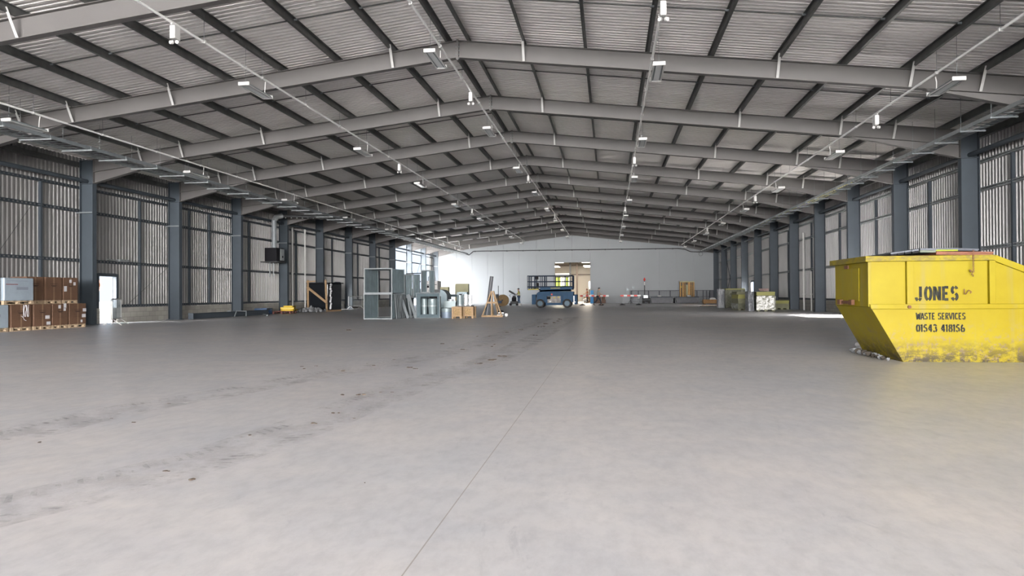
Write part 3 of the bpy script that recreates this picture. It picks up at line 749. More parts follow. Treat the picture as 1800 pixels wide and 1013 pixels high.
x = at(713, 500, 35.8)[0]
duct_box(x, 36.2, 0, 1.1, 1.05, .9, 'short ribbed duct section standing on the floor behind the leaning trims')
duct_box(x + .0, 36.4, 1.052, .55, 1.2, .7, 'narrow upright ribbed duct section standing on a lower duct, left one', rz_=R_(-14))
x2 = at(747, 500, 34.7)[0]
duct_box(x2 + .05, 34.6, 1.245, .48, 1.15, .6, 'narrow upright ribbed duct section perched on the flared hood', rz_=R_(-10))
xt0, xt1 = at(718, 500, 37)[0], at(741, 500, 37)[0]
tag(MB().bar((xt0, 36.6, 2.285), (xt1 + .3, 36.0, 2.285), .05, .05).build('metal_strip', m_dark), 'dark metal strip lying across the tops of the two narrow ducts', 'metal strip')
# sheet stack between
mb = MB()
sx0, sx1 = at(716, 514, 37.5)[0], at(741, 514, 37.5)[0]
duct_box((sx0 + sx1) / 2, 37.4, 0, sx1 - sx0 + .2, 1.15, 1.6, 'low wide duct section behind the leaning white trims')
tag(MB().box(sx0 - .1, sx1 + .1, 37.4, 38.7, 1.16, 1.24).box(sx0 + .1, sx1 - .05, 37.6, 38.6, 1.24, 1.48).build('duct_offcut', m_duct, bevel=.01), 'grey sheet-metal offcut lying on the low wide duct section', 'offcut')
# leaning galvanised strips
leans = [((700, 562), (706, 520), 33.6, 'bright galvanised strip leaning left of the row against the ducts'), ((704, 560), (705.5, 517), 33.9, 'upright bright galvanised strip leaning against the ducts'),
         ((717.5, 559), (705, 517.5), 34.0, 'white galvanised strip leaning steeply to the left, nearer the big ducts'), ((722, 558.5), (717.5, 518), 34.4, 'narrow galvanised strip leaning beside the steep second white strip'),
         ((731, 559), (719.5, 518), 34.3, 'wide white galvanised strip leaning steeply to the left beside the flared hood')]
for (ub, vb), (ut, vt), Y, lab in leans:
    (xb, _), (xt_, zt) = at(ub, vb, Y), at(ut, vt, Y + .7)
    mb = MB(); a, b = Vector((xb, Y, .01)), Vector((xt_, Y + .55, zt)); mb.bar(a, b, .13 if 'wide' in lab or 'steeply' in lab else .08, .012, (0, -1, .3)).bar(a + Vector((.06, .03, 0)), b + Vector((.06, .03, 0)), .012, .06, (0, -1, .3))
    tag(mb.build('metal_trim', m_galvl), lab, 'metal trim', 'galvanised trims leaning on the ducts')
# sheets leaning on the right side of the big duct
mb = MB()
corr_strip(mb, (XD + .86, 33.08, .01), (0, 1, 0), (-.10, 0, 1.18), 1.9, (.03, 0, 0), .3)
tag(mb.build('curved_sheet', m_galvl, solid=.004), 'bright ribbed metal sheet leaning on the side of the lower big duct', 'metal sheet')
# flared hood (open frame toward the camera) with cylinders inside
def hood(x, y, z, w, h, L, t, label, rz_=0, m=None, cat='duct hood'):
    m = m or m_duct
    r = empty('duct_hood', (x, y, z), rz=rz_); tag(r, label, cat, 'flared duct hoods'); q = t
    def pan(a): return [(-a, 0), (a, 0)]
    o = [(-w/2, 0, 0), (w/2, 0, 0), (w/2, 0, h), (-w/2, 0, h)]; i_ = [(-w/2 + q, q, q), (w/2 - q, q, q), (w/2 - q, q, h - q), (-w/2 + q, q, h - q)]; e_ = [(v[0], L, v[2]) for v in i_]
    MB().add(o + i_, [(0, 1, 5, 4), (1, 2, 6, 5), (2, 3, 7, 6), (3, 0, 4, 7)]).build('flare', m_duct, r, solid=.01)
    MB().add(i_ + e_, [(0, 1, 5, 4), (1, 2, 6, 5), (2, 3, 7, 6), (3, 0, 4, 7)]).build('throat', m, r, solid=.006)
    MB().tube([o[0], o[1], o[2], o[3], o[0]], .018, 6).build('rim', m_galvl, r)
    return r
xh = (at(731, 540, 34.3)[0] + at(774, 540, 34.3)[0]) / 2
hood(xh, 34.3, .02, 1.18, 1.22, 1.1, .16, 'big square flared duct hood facing the camera with pale canisters inside', rz_=R_(2))
m_pvc = mat('pale grey galvanised vessel', (.18, .225, .235), .4, .2, .1, 4)
for dx, rr, lab in ((-.30, .15, 'slim pale spiral duct length standing inside the big flared hood'), (.12, .24, 'wide pale galvanised vessel standing inside the big flared hood')):
    r = empty('spiral_duct', (xh + dx, 34.75, .19)); tag(r, lab, 'duct', 'pale round ducts inside the hood')
    MB().lathe([(rr * .85, 0), (rr * .9, .25), (rr, .40), (rr * 1.08, .41), (rr * 1.02, .45), (rr, .75), (rr * .7, .80), (0, .80)], 20).build('shell', m_pvc, r, smooth=True)
    MB().lathe([(rr * 1.02, .40), (rr * 1.12, .40), (rr * 1.12, .43), (rr * 1.02, .43)], 20).build('seam_ring', m_tray, r)
# curved elbow behind
xe0, xe1 = at(755, 510, 38.5)[0], at(784, 510, 38.5)[0]
r = empty('duct_elbow', ((xe0 + xe1) / 2, 38.3, 0), label='dark-mouthed curved duct elbow behind the big flared hood', cat='duct')
w_ = xe1 - xe0
pf = [(-w_ / 2, 1.0), (w_ / 2 - .35, 1.0)] + [(w_ / 2 - .35 + .45 * math.sin(t), .55 + .45 * math.cos(t)) for t in (.3, .6, .9, 1.2, 1.57)] + [(w_ / 2 + .1, 0), (-w_ / 2, 0)]
pf = [(x, z + .45 if z > .5 else z) for x, z in pf]
MB().prism(pf, .05, 1.1).build('body', m_duct, r)
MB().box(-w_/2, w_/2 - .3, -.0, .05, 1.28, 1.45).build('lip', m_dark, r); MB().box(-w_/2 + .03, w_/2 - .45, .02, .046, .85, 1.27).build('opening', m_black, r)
MB().box(w_/2 - .42, w_/2 - .36, -.01, .05, .4, 1.3).box(-w_/2, -w_/2 + .03, -.01, .05, .4, 1.3).build('flange', m_galvl, r)
# second hood, seen behind the pale box
xh2 = at(794, 515, 39.7)[0]
hood(xh2, 39.7, .62, .80, .55, .8, .13, 'smaller flared duct hood with a reddish dark throat behind the pale metal box', m=m_dark)
tag(make_pallet(.8, .9, .6).build('support_frame', m_pallet, loc=(xh2, 40.15, 0)), 'tall timber stand under the smaller flared duct hood', 'stand')
# upright rectangular duct with a dark slot
xs2 = at(812, 518, 38.6)[0]
r = empty('duct_section', (xs2, 38.6, .0), label='small upright duct with a dark slot opening, right of the smaller hood', cat='duct', group='galvanised rectangular duct sections')
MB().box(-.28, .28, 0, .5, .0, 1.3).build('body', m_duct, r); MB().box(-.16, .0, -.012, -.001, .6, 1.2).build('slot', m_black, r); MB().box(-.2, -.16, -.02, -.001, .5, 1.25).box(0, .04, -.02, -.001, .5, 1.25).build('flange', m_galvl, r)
# pale box and tub
xb = at(795, 536, 36.0)[0]
r = empty('metal_box', (xb, 35.4, 0), label='pale blue-grey metal box with a small cap behind the chipboard crates', cat='metal box')
MB().prism([(-.30, .0), (.30, .0), (.30, .80), (.34, .80), (.34, .84), (-.34, .84), (-.34, .80), (-.30, .80)], 0, .7).build('body', m_pvc, r); MB().cyl((0, .3, .84), (0, .3, .93), .15, 14).build('cap', m_tray, r)
xt = at(786, 550, 34.9)[0]
r = empty('round_tub', (xt, 34.9, 0), label='blue-grey round metal tub with a lighter band left of the chipboard crates', cat='tub')
MB().lathe([(0, 0), (.28, 0), (.33, .30), (.33, .32), (0, .32)], 20).build('base', mat('blue grey steel', (.16, .20, .25), .45, .3), r, smooth=True); MB().lathe([(.335, .30), (.35, .31), (.36, .48), (.30, .50), (0, .50)], 20).build('band', m_pvc, r, smooth=True)
# shiny cylinders on boards
m_shiny = mat('polished steel', (.75, .75, .75), .18, .9)
xc = at(821, 535, 35.1)[0]
for i, (dx, rr, hh, lab, mm) in enumerate(((-.24, .14, .52, 'bright polished cylinder, left one on the dark board', m_pvc), (.04, .115, .55, 'bright polished cylinder, middle one on the dark board', m_shiny), (.27, .085, .54, 'slim polished cylinder, right one on the dark board', m_shiny))):
    r = empty('steel_cylinder', (xc + dx, 34.55, .62)); tag(r, lab, 'cylinder', 'polished cylinders on the chipboard crate')
    MB().lathe([(0, 0), (rr, 0), (rr, hh), (rr * .85, hh), (rr * .85, hh - .05), (0, hh - .05)], 20).build('shell', mm, r, smooth=True); MB().lathe([(rr, .01), (rr + .01, .01), (rr + .01, .04), (rr, .04)], 20).build('rim', m_tray, r)
tag(MB().box(xc - .36, xc + .38, 34.2, 34.95, .57, .618).build('dark_board', m_dark), 'dark board lying on the right chipboard crate', 'board')
# chipboard crates
def crate(x, y, w, h, d, label):
    r = empty('chipboard_crate', (x, y, 0)); tag(r, label, 'crate', 'chipboard crates')
    MB().box(-w/2 + .05, w/2 - .05, .02, d, .12, h - .01).build('panel', m_ply, r)
    for s in (-1, 1): MB().box(min(s * w/2, s * (w/2 - .09)), max(s * w/2, s * (w/2 - .09)), -.01, .06, 0, h).build('corner_post', m_wood, r)
    MB().box(-w/2 + .09, w/2 - .09, -.005, .02, h - .09, h).build('top_batten', m_wood, r); MB().box(-w/2 + .09, w/2 - .09, -.005, .02, .10, .16).build('bottom_batten', m_wood, r)
    for s in (-1, 1): MB().box(min(s * w/2, s * (w/2 - .09)), max(s * w/2, s * (w/2 - .09)), d - .06, d + .01, 0, h).build('corner_post', m_wood, r)
    return r
x0, x1 = at(794, 550, 33.7)[0], at(811.5, 550, 33.7)[0]; crate((x0 + x1) / 2, 33.7, x1 - x0, .58, .6, 'chipboard crate on corner posts, left one of the pair')
x0, x1 = at(813.8, 550, 34.2)[0], at(832, 550, 34.2)[0]; crate((x0 + x1) / 2, 34.2, x1 - x0, .57, .75, 'chipboard crate on corner posts under the polished cylinders')
# beige boards standing further back
for u0, u1, v0, Y, lab in ((774, 788, 504.5, 50, 'small beige insulation board stack standing behind the curved elbow'), (800, 823, 499, 52, 'large beige insulation board stack standing behind the ducts')):
    (a, zt), (b, _) = at(u0, v0, Y), at(u1, v0, Y)
    r = empty('insulation_boards', ((a + b) / 2, Y, 0)); tag(r, lab, 'insulation', 'beige boards on edge')
    m_bd = MATS.get('khaki board') or mat('khaki board', (.36, .35, .22), .7, 0, .12, 3)
    for i in range(4): MB().box(-(b - a) / 2, (b - a) / 2, i * .11, i * .11 + .1, 0, zt - i * .01).build('board', m_bd, r)
# white machine parts by the bright bays
r = empty('air_handler', (at(762, 500, 60)[0], 60, 0), label='pale grey air handling unit standing in front of the bright left bays', cat='air handling unit')
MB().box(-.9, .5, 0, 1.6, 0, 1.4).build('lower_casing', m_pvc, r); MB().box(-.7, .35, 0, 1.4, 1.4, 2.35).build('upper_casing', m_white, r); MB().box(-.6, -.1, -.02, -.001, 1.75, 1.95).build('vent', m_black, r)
MB().box(-.7, .3, -.03, -.005, 2.0, 2.05).build('trim_band', m_dark, r)
MB().tube([(-.5, .2, 2.35), (-.5, .2, 2.7), (.1, .2, 2.7), (.1, .2, 2.35)], .03).build('handrail', m_galvl, r)

# ------------------------------------------------------------------ timber A-frame with pipe
r = empty('timber_stand', (-1.52, 36.15, 0), label='pine A-shaped timber stand leaning in mid floor', cat='timber stand')
T = .12
for n_, a, b in (('leg', (-.50, 0, .06), (-.05, .15, 1.33)), ('leg', (.50, 0, .06), (.05, .15, 1.33)), ('centre_post', (-.02, -.02, .06), (-.02, .12, 1.25)), ('base_rail', (-.56, .0, .045), (.56, .0, .045)), ('cross_rail', (-.24, .05, .74), (.24, .05, .74)), ('back_leg', (-.05, .2, 1.25), (-.1, .9, .04)), ('back_leg', (.05, .2, 1.25), (.2, .9, .04)), ('top_block', (-.1, .14, 1.30), (.1, .14, 1.30))):
    MB().bar(a, b, .06, T if 'rail' not in n_ else .09, (0, 1, 0) if 'rail' not in n_ else (0, 0, 1)).build(n_, m_wood, r)
tag(MB().cyl((-1.86, 36.5, 0), (-1.60, 36.62, 2.10), .095, 14).build('pipe', mat('dark slate tube', (.07, .075, .085), .5)), 'dark upright tube propped behind the timber A-frame', 'tube')
r = empty('cable_bundle', (-1.12, 36.55, 0), label='black and white bundle of packing on the floor under the timber A-frame', cat='packing')
MB().add(*(lambda l: (l.v, l.f))(lump(.40, 10))).build('black_bag', m_black, r, smooth=True); MB().box(-.16, .16, -.22, -.2, .06, .12).box(-.1, .18, -.23, -.2, .17, .24).build('white_print', m_white, r)
l = lump(.22, 8); MB().add([(a + .28, b, c) for a, b, c in l.v], l.f).build('white_rag', m_white, r, smooth=True)

# ------------------------------------------------------------------ cable reel, machine, worker
r = empty('cable_reel', (-5.72, 68.0, 0), label='brown timber cable reel lying on its rim left of the standing worker', cat='cable reel')
for y in (-.3, .3): MB().cyl((0, y - .03, .56), (0, y + .03, .56), .56, 24).build('flange', m_ply, r)
MB().cyl((0, -.27, .56), (0, .27, .56), .28, 20).build('core', m_dark, r); MB().cyl((0, -.37, .56), (0, -.33, .56), .08, 12).build('hub', m_dark, r)
r = empty('floor_machine', (-5.05, 71.2, 0), label='dark floor saw machine with handle beside the cable reel', cat='machine')
MB().box(-.35, .35, -.3, .3, .15, .45).build('deck', m_dark, r, bevel=.04); MB().box(-.22, .22, -.2, .2, .45, .85).build('engine', m_black, r, bevel=.05); MB().cyl((0, 0, .85), (0, 0, 1.0), .16, 12).build('air_filter', m_dark, r)
MB().tube([(-.3, -.25, .85), (-.45, -.25, 1.05), (-.2, -.25, 1.18), (.2, -.25, 1.15), (.35, -.25, .9)], .03).build('guard', m_galvl, r)
for x in (-.33, .33): MB().cyl((x, -.33, .13), (x, -.25, .13), .13, 12).build('wheel', m_rubber, r)
MB().box(.42, .72, -.2, .2, .0, .22).build('water_can', m_white, r)
tag(MB().cyl((-6.6, 69.5, 0), (-6.5, 69.6, 1.15), .15, 12).build('drum', m_dark), 'dark upright drum between the cable reel and floor machine', 'drum')
r = empty('signal_post', (at(876, 520, 66)[0], 66, 0), label='thin dark post on a small stand left of the cable reel', cat='post')
MB().cyl((0, 0, .05), (0, 0, 1.95), .03, 8).build('post', m_dark, r); MB().lathe([(0, 0), (.3, 0), (.25, .06), (0, .08)], 14).build('foot', m_dark, r); MB().box(-.3, .3, -.1, .1, .3, .55).build('box', m_blue, r)

# ------------------------------------------------------------------ people
m_hiv = mat('faded hi-vis yellow', (.42, .48, .10), .7); m_navy = mat('dark work clothes', (.016, .02, .03), .8); m_jean = mat('blue work trousers', (.06, .10, .17), .8)
m_skin = mat('skin', (.38, .23, .16), .6); m_tee = mat('pale teal shirt', (.17, .26, .25), .8); m_hivo = mat('hi-vis orange', (.60, .13, .03), .7); m_hair = mat('dark hair', (.02, .015, .012), .8); m_helm = mat('dark cap', (.03, .035, .05), .5); m_band = mat('reflective band', (.60, .62, .58), .4); m_boot = mat('dark boots', (.02, .018, .016), .7)
def skin_mesh(name, joints, edges, m, parent, root=0, sub=1):
    me = bpy.data.meshes.new(name); me.from_pydata([j[:3] for j in joints], edges, []); o = bpy.data.objects.new(name, me); COL.objects.link(o)
    me.materials.append(m); o.parent = parent
    md = o.modifiers.new('skin', 'SKIN'); md.use_smooth_shade = True
    lay = me.skin_vertices[0] if me.skin_vertices else None
    if lay is None:
        bm = bmesh.new(); bm.from_mesh(me); bm.verts.layers.skin.verify(); bm.to_mesh(me); bm.free(); lay = me.skin_vertices[0]
    for i, j in enumerate(joints):
        rr = j[3] if isinstance(j[3], tuple) else (j[3], j[3]); lay.data[i].radius = rr; lay.data[i].use_root = (i == root)
    s = o.modifiers.new('sub', 'SUBSURF'); s.levels = sub; s.render_levels = sub
    return o
def person(loc, rz_, label, P, top, bottom, headwear, group=None, vest=True):
    # P: joints in the local frame (person faces +x)
    r = empty('person', loc, rz=rz_, label=label, cat='person', group=group)
    hip, chest, neck, head = P['hip'], P['chest'], P['neck'], P['head']
    J = [(*hip, (.13, .10)), (*P['waist'], (.12, .095)), (*chest, (.155, .105)), (*neck, .055), ((neck[0] + head[0]) / 2, (neck[1] + head[1]) / 2, (neck[2] + head[2]) / 2, .058)]
    E = [(0, 1), (1, 2), (2, 3), (3, 4)]
    def chain(start, pts):
        p = start
        for q in pts: J.append(q); E.append((p, len(J) - 1)); p = len(J) - 1
        return p
    for s in ('l', 'r'):
        sh, el, wr = P['sh' + s], P['el' + s], P['wr' + s]; chain(2, [(*sh, .062), (*el, .042), (*wr, .028)])
        hp, kn, an, to = P['hp' + s], P['kn' + s], P['an' + s], P['to' + s]; chain(0, [(*hp, .088), (*kn, .062), (*an, .045), (*to, .035)])
    skin_mesh('body', J, E, m_skin, r)
    # head with a face
    hd = MB(); n = 14; vs = []; fs = []
    prof = [(0, -.125), (.05, -.115), (.07, -.07), (.078, -.02), (.083, .03), (.080, .075), (.055, .115), (0, .13)]
    hd.lathe(prof, n); out = []
    for x, y, z in hd.v:
        x *= 1.18
        if x > .05 and abs(y) < .02 and -.04 < z < .0: x += .022
        if x > 0 and z < -.06: x += .01
        out.append((x, y * .92, z))
    hd.v = out; hd.build('head', m_skin, r, smooth=True, loc=head)
    ff = MB()
    for s in (-1, 1): ff.cbox((.088, s * .03, .01), (.012, .022, .012))
    ff.cbox((.088, 0, -.065), (.014, .045, .01)); ff.build('face_features', m_hair, r, loc=head)
    ea = MB()
    for s in (-1, 1): ea.cbox((0, s * .078, -.005), (.03, .014, .05))
    ea.build('ears', m_skin, r, loc=head)
    MB().lathe([(.088, .0), (.092, .04), (.085, .09), (.06, .125), (0, .14)], n, c=(-.012, 0, 0)).build('hair', m_hair, r, smooth=True, loc=head)
    hm = MB().lathe([(.10, .045), (.108, .05), (.104, .09), (.08, .135), (.03, .160), (0, .163)], n).box(.07, .15, -.06, .06, .045, .058)
    hm.build('helmet', headwear, r, smooth=True, loc=head)
    # clothing shells
    Jt = [(*hip, (.150, .118)), (*P['waist'], (.14, .115)), (*chest, (.172, .122)), (neck[0], neck[1], neck[2] - .05, .07)]; Et = [(0, 1), (1, 2), (2, 3)]
    for s in ('l', 'r'):
        b = len(Jt); el = P['el' + s]; sh = P['sh' + s]; mid = tuple((a + c) / 2 for a, c in zip(sh, el)); Jt += [(*sh, .074), (*mid, .062)]; Et += [(2, b), (b, b + 1)]
    skin_mesh('shirt', Jt, Et, top, r)
    Jb = [(*hip, (.150, .116))]; Eb = []
    for s in ('l', 'r'):
        b = len(Jb); an = P['an' + s]; kn = P['kn' + s]; Jb += [(*P['hp' + s], .100), (*kn, .074), (an[0], an[1], an[2] + .03, .060)]; Eb += [(0, b), (b, b + 1), (b + 1, b + 2)]
    skin_mesh('trousers', Jb, Eb, bottom, r)
    for s in ('l', 'r'):
        an, to = P['an' + s], P['to' + s]
        MB().add(*(lambda mb: (mb.v, mb.f))(MB().bar((an[0] - .06, an[1], max(.04, an[2] - .045)), (to[0] + .05, to[1], max(.035, to[2])), .095, .08))).build('boot', m_boot, r, bevel=.02)
        wr, el = P['wr' + s], P['el' + s]; d = (Vector(wr) - Vector(el)).normalized(); w0 = Vector(wr)
        side = d.cross(Vector((0, 1, 0))); side = side.normalized() if side.length > .1 else Vector((1, 0, 0)); up = side.cross(d)
        J2 = [(*w0, .026), (*(w0 + d * .055), (.030))]; E2 = [(0, 1)]
        for i, (o, L) in enumerate(((-.03, .065), (-.01, .075), (.01, .07), (.03, .055))):
            a = w0 + d * .07 + side * o; b_ = a + d * L * .55 - up * .008; c = b_ + d * L * .35 - up * .022; b0 = len(J2); J2 += [(*a, .009), (*b_, .0085), (*c, .008)]; E2 += [(1, b0), (b0, b0 + 1), (b0 + 1, b0 + 2)]
        a = w0 + d * .02 - side * .035; b_ = a + d * .045 - side * .015; b0 = len(J2); J2 += [(*a, .010), (*b_, .009)]; E2 += [(0, b0), (b0, b0 + 1)]
        skin_mesh('hand', J2, E2, m_skin, r)
    if vest:
        mb = MB(); c = chest; wv = P['waist']
        mb.lathe([(.178, -.025), (.178, .025)], 16, c=(wv[0], wv[1], wv[2] + .04)); mb.v = [(wv[0] + (x - wv[0]) * .78, y, z) for x, y, z in mb.v]
        mb.build('reflective_band', m_band, r)
    return r
P_stand = dict(hip=(0, 0, .95), waist=(.0, 0, 1.10), chest=(-.01, 0, 1.34), neck=(0, 0, 1.49), head=(.04, 0, 1.62),
    shl=(0, .19, 1.40), ell=(.16, .24, 1.16), wrl=(.38, .14, 1.15), shr=(0, -.19, 1.40), elr=(.17, -.24, 1.16), wrr=(.38, -.14, 1.12),
    hpl=(0, .10, .90), knl=(.06, .11, .50), anl=(.02, .12, .09), tol=(.17, .13, .035), hpr=(0, -.10, .90), knr=(-.04, -.12, .50), anr=(-.14, -.12, .09), tor=(.01, -.14, .035))
person((-4.75, 72.6, 0), math.pi, 'person in yellow-green vest and blue trousers standing, holding up a dark tube', P_stand, m_hiv, m_jean, m_helm)
tag(MB().cyl((-5.08, 72.55, 1.08), (-5.75, 72.45, 1.50), .085, 12).build('tube', m_dark), 'short dark tube held up at an angle by the person in blue trousers', 'tube')
P_walk = dict(hip=(0, 0, .93), waist=(.02, 0, 1.08), chest=(.05, 0, 1.33), neck=(.07, 0, 1.48), head=(.12, 0, 1.61),
    shl=(.05, .19, 1.39), ell=(.22, .23, 1.16), wrl=(.44, .20, 1.06), shr=(.05, -.19, 1.39), elr=(.0, -.25, 1.12), wrr=(.12, -.23, .90),
    hpl=(0, .10, .88), knl=(-.10, .11, .49), anl=(-.40, .11, .17), tol=(-.30, .12, .05), hpr=(0, -.10, .88), knr=(.24, -.11, .52), anr=(.30, -.12, .09), tor=(.45, -.13, .04))
person((3.36, 69.6, 0), R_(4), 'person in pale top and black trousers walking right past the red and white barriers', P_walk, m_tee, m_navy, m_helm, vest=False)
P_b = dict(P_stand)
person((1.75, 88.6, 0), R_(200), 'person in yellow and orange hi-vis standing in the far doorway beside the blue lift', P_b, m_hivo, m_navy, m_org)

# ------------------------------------------------------------------ scissor lift
m_lift = mat('blue machine paint', (.011, .055, .118), .7, 0, .2, 3); m_liftd = mat('dark blue rail paint', (.008, .016, .034), .7, spec=.2)
m_hub = mat('teal blue wheel hub', (.02, .07, .11), .5); m_panelg = mat('grey control panel', (.30, .28, .26), .6, 0, .5, 5); m_warn = mat('yellow warning decal', (.35, .29, .02), .5)
LY = 59.4
r = empty('scissor_lift', (-.10, LY, 0), label='blue scissor lift parked before the far doorway, platform lowered', cat='scissor lift')
MB().prism([(-1.45, .45), (1.55, .45), (1.60, .9), (1.60, 1.35), (-1.30, 1.35), (-1.48, 1.2)], 0, 1.6).build('chassis', m_lift, r, bevel=.03)
for x in (-1.17, 1.08):
    for y in (-.08, 1.5):
        whl = MB().cyl((x, y - .13, .37), (x, y + .13, .37), .37, 26).build('wheel', m_rubber, r, bevel=.03)
        MB().cyl((x, y - .145, .37), (x, y + .145, .37), .22, 20).build('hub', m_hub, whl)
    MB().box(x - .08, x + .08, .1, 1.4, .3, .45).build('axle', m_dark, r)
MB().box(-1.88, -1.55, .0, 1.6, .28, 1.12).build('outrigger_box', m_lift, r, bevel=.03); MB().box(1.66, 1.90, .0, 1.6, .28, 1.10).build('outrigger_box', m_lift, r, bevel=.03)
MB().box(1.60, 1.68, -.02, .1, .30, 1.0).build('end_plate', m_tray, r); MB().cyl((1.75, -.02, .48), (1.75, -.001, .48), .05, 10).build('tail_lamp', m_white, r)
MB().box(-1.55, -1.40, .3, 1.3, .5, .9).box(1.55, 1.68, .3, 1.3, .5, .9).build('end_bracket', m_dark, r)
sd_ = MB().box(-.72, .72, -.14, .01, .22, 1.02).build('side_tray', m_lift, r, bevel=.02)
MB().box(-.55, .55, -.16, -.141, .42, .98).build('panel_door', m_panelg, sd_); MB().box(-.62, -.30, -.175, -.162, .72, .95).build('control_box', m_black, sd_)
for i, (x, z, w_) in enumerate(((-.38, .80, .15), (-.05, .80, .15), (.30, .84, .13))): MB().box(x, x + w_, -.172, -.163, z, z + .09).build('decal', m_warn, sd_)
MB().box(-.40, -.24, -.172, -.163, .48, .58).build('decal', m_white, sd_); MB().cyl((-.2, -.02, 1.12), (-.2, .0, 1.12), .07, 10).build('red_button', m_red, r)
for i in range(4):
    a, b_ = (-1.25, 1.37 + i * .035), (1.35, 1.42 + i * .035)
    for y in (.15, 1.45): MB().bar((a[0], y, a[1]), (b_[0], y, b_[1]), .05, .09).build('scissor_arm', m_lift, r)
MB().box(-1.15, 1.55, -.0, 1.6, 1.52, 1.72).build('platform_deck', m_lift, r, bevel=.01); MB().box(-2.24, -1.15, .05, 1.55, 1.50, 1.60).build('extension_deck', m_liftd, r)
MB().box(-2.2, -1.3, .02, .05, 1.51, 1.58).box(-.3, .5, -.012, -.001, 1.62, 1.67).build('yellow_edge', m_warn, r)
def rail(y, x0, x1, nm):
    mb = MB()
    for z in (2.68, 2.2): mb.bar((x0, y, z), (x1, y, z), .05, .07)
    mb.bar((x0, y, 1.76), (x1, y, 1.76), .03, .1); mb.build(nm, m_liftd, r)
for y in (.04, 1.56):
    rail(y, -2.24, 1.56, 'guardrail')
    for x, w_ in ((-2.24, .05), (-2.1, .10), (-1.62, .10), (-1.15, .05), (-.98, .03), (-.8, .04), (-.75, .04), (.0, .03), (.15, .03), (.35, .03), (.86, .07), (1.0, .03), (1.1, .03), (1.56, .08)):
        MB().box(x - w_ / 2, x + w_ / 2, y - .025, y + .025, 1.6, 2.66).build('rail_post', m_liftd, r)
for x in (-2.24, 1.56):
    mb = MB()
    for z in (2.68, 2.2): mb.bar((x, .04, z), (x, 1.56, z), .05, .05)
    mb.build('end_rail', m_liftd, r)
MB().box(-1.62, -1.35, .08, .4, 2.38, 2.66).box(-1.5, -1.3, .08, .4, 1.72, 2.1).build('control_console', m_black, r)
MB().box(-1.9, -1.4, .5, 1.1, 1.6, 1.78).build('tool_bag', mat('olive bag', (.08, .09, .04), .8), r)
MB().box(1.50, 1.62, -.03, .12, 1.5, 2.6).build('mast_cover', m_liftd, r)

# ------------------------------------------------------------------ red and white plank barriers
def plank_barrier(x, y, L, rz_, label, legs=(-.8, .8)):
    r = empty('plank_barrier', (x, y, 0), rz=rz_); tag(r, label, 'barrier', 'red and white plank barriers')
    n = 6
    for i in range(n):
        MB().box(-L/2 + i * L / n, -L/2 + (i + 1) * L / n, -.015, .015, .86, 1.02).build('plank_band', m_red if i % 2 == 0 else m_white, r)
    for q in legs:
        MB().cyl((q, 0, .05), (q, 0, .86), .022, 8).build('post', m_tray, r); MB().lathe([(0, 0), (.30, 0), (.28, .05), (.08, .13), (0, .13)], 12, c=(q, 0, 0)).build('foot', m_rubber, r, smooth=True)
    return r
x, y = fl(1025, 537); plank_barrier(x + .55, 71.5, 1.7, R_(3), 'red and white plank barrier on a black foot beside the blue scissor lift', legs=(-.62,))
x, y = fl(1055, 537); plank_barrier(3.55, 71.9, 1.7, R_(-2), 'red and white plank barrier behind the walking person', legs=(.1,))
plank_barrier(6.55, 72.0, 2.0, R_(1), 'red and white plank barrier on two black feet right of the walking person')
# tall marker pole with red and white head
r = empty('marker_pole', (8.5, 83.6, 0), label='tall thin pole with red and white head left of the grey troughs', cat='marker pole')
MB().cyl((0, 0, .03), (0, 0, 2.1), .045, 8).build('pole', m_dark, r); MB().cyl((0, 0, 2.1), (0, 0, 2.5), .05, 8).build('white_section', m_white, r); MB().cyl((0, 0, 2.5), (0, 0, 2.6), .06, 8).build('blue_ring', m_blue, r)
MB().lathe([(.07, 2.6), (.12, 2.7), (.12, 2.8), (.05, 2.95), (0, 2.97)], 12).build('red_head', m_red, r, smooth=True); MB().lathe([(0, 0), (.3, 0), (.3, .05), (0, .08)], 12).build('foot', m_dark, r)
# mast lamp
r = empty('site_lamp', (at(1108, 510, 80)[0], 80, 0), label='small twin site lamp on a thin stand behind the two-footed plank barrier', cat='lamp')
MB().tube([(0, 0, 0), (0, 0, 1.5)], .03).tube([(-.3, 0, 0), (0, 0, .4), (.3, 0, 0)], .02).build('stand', m_dark, r)
for s in (-1, 1): MB().box(s * .15 - .13, s * .15 + .13, -.05, .05, 1.5 + (s + 1) * .12, 1.75 + (s + 1) * .12).build('lamp_head', m_galv, r, rot=(0, s * .1, 0))
# mesh fence
m_fence = mat('dark mesh fence steel', (.02, .024, .035), .5)
FX0, FX1 = at(1110, 512, 85.9)[0], at(1253, 512, 85.9)[0]
r = empty('mesh_fence', (0, 85.9, 0), label='dark steel railing standing along the far wall behind the grey troughs', cat='fence')
MB().bar((FX0, 0, 1.48), (FX1, 0, 1.48), .04, .05).bar((FX0, 0, .75), (FX1, 0, .75), .03, .04).bar((FX0, 0, .15), (FX1, 0, .15), .04, .04).build('rails', m_fence, r)
for u in (1110, 1122, 1140, 1159, 1178, 1225, 1236, 1242, 1248, 1253):
    x = at(u, 512, 85.9)[0]; MB().box(x - .05, x + .05, -.04, .04, 0, 1.5).build('post', m_fence, r)
tag(MB().box(at(1247, 512, 85.8)[0], at(1253.5, 512, 85.8)[0], 85.3, 85.7, 0, 1.5).build('cabinet', m_fence, bevel=.02), 'dark narrow cabinet at the right end of the far railing', 'cabinet')
m_wire = mat('fine grey mesh', (.05, .055, .07), .6)
mb = MB(); nn = int((FX1 - FX0) / .18)
for i in range(nn): x = FX0 + (i + .5) * (FX1 - FX0) / nn; mb.box(x - .008, x + .008, 85.92, 85.936, .15, 1.46)
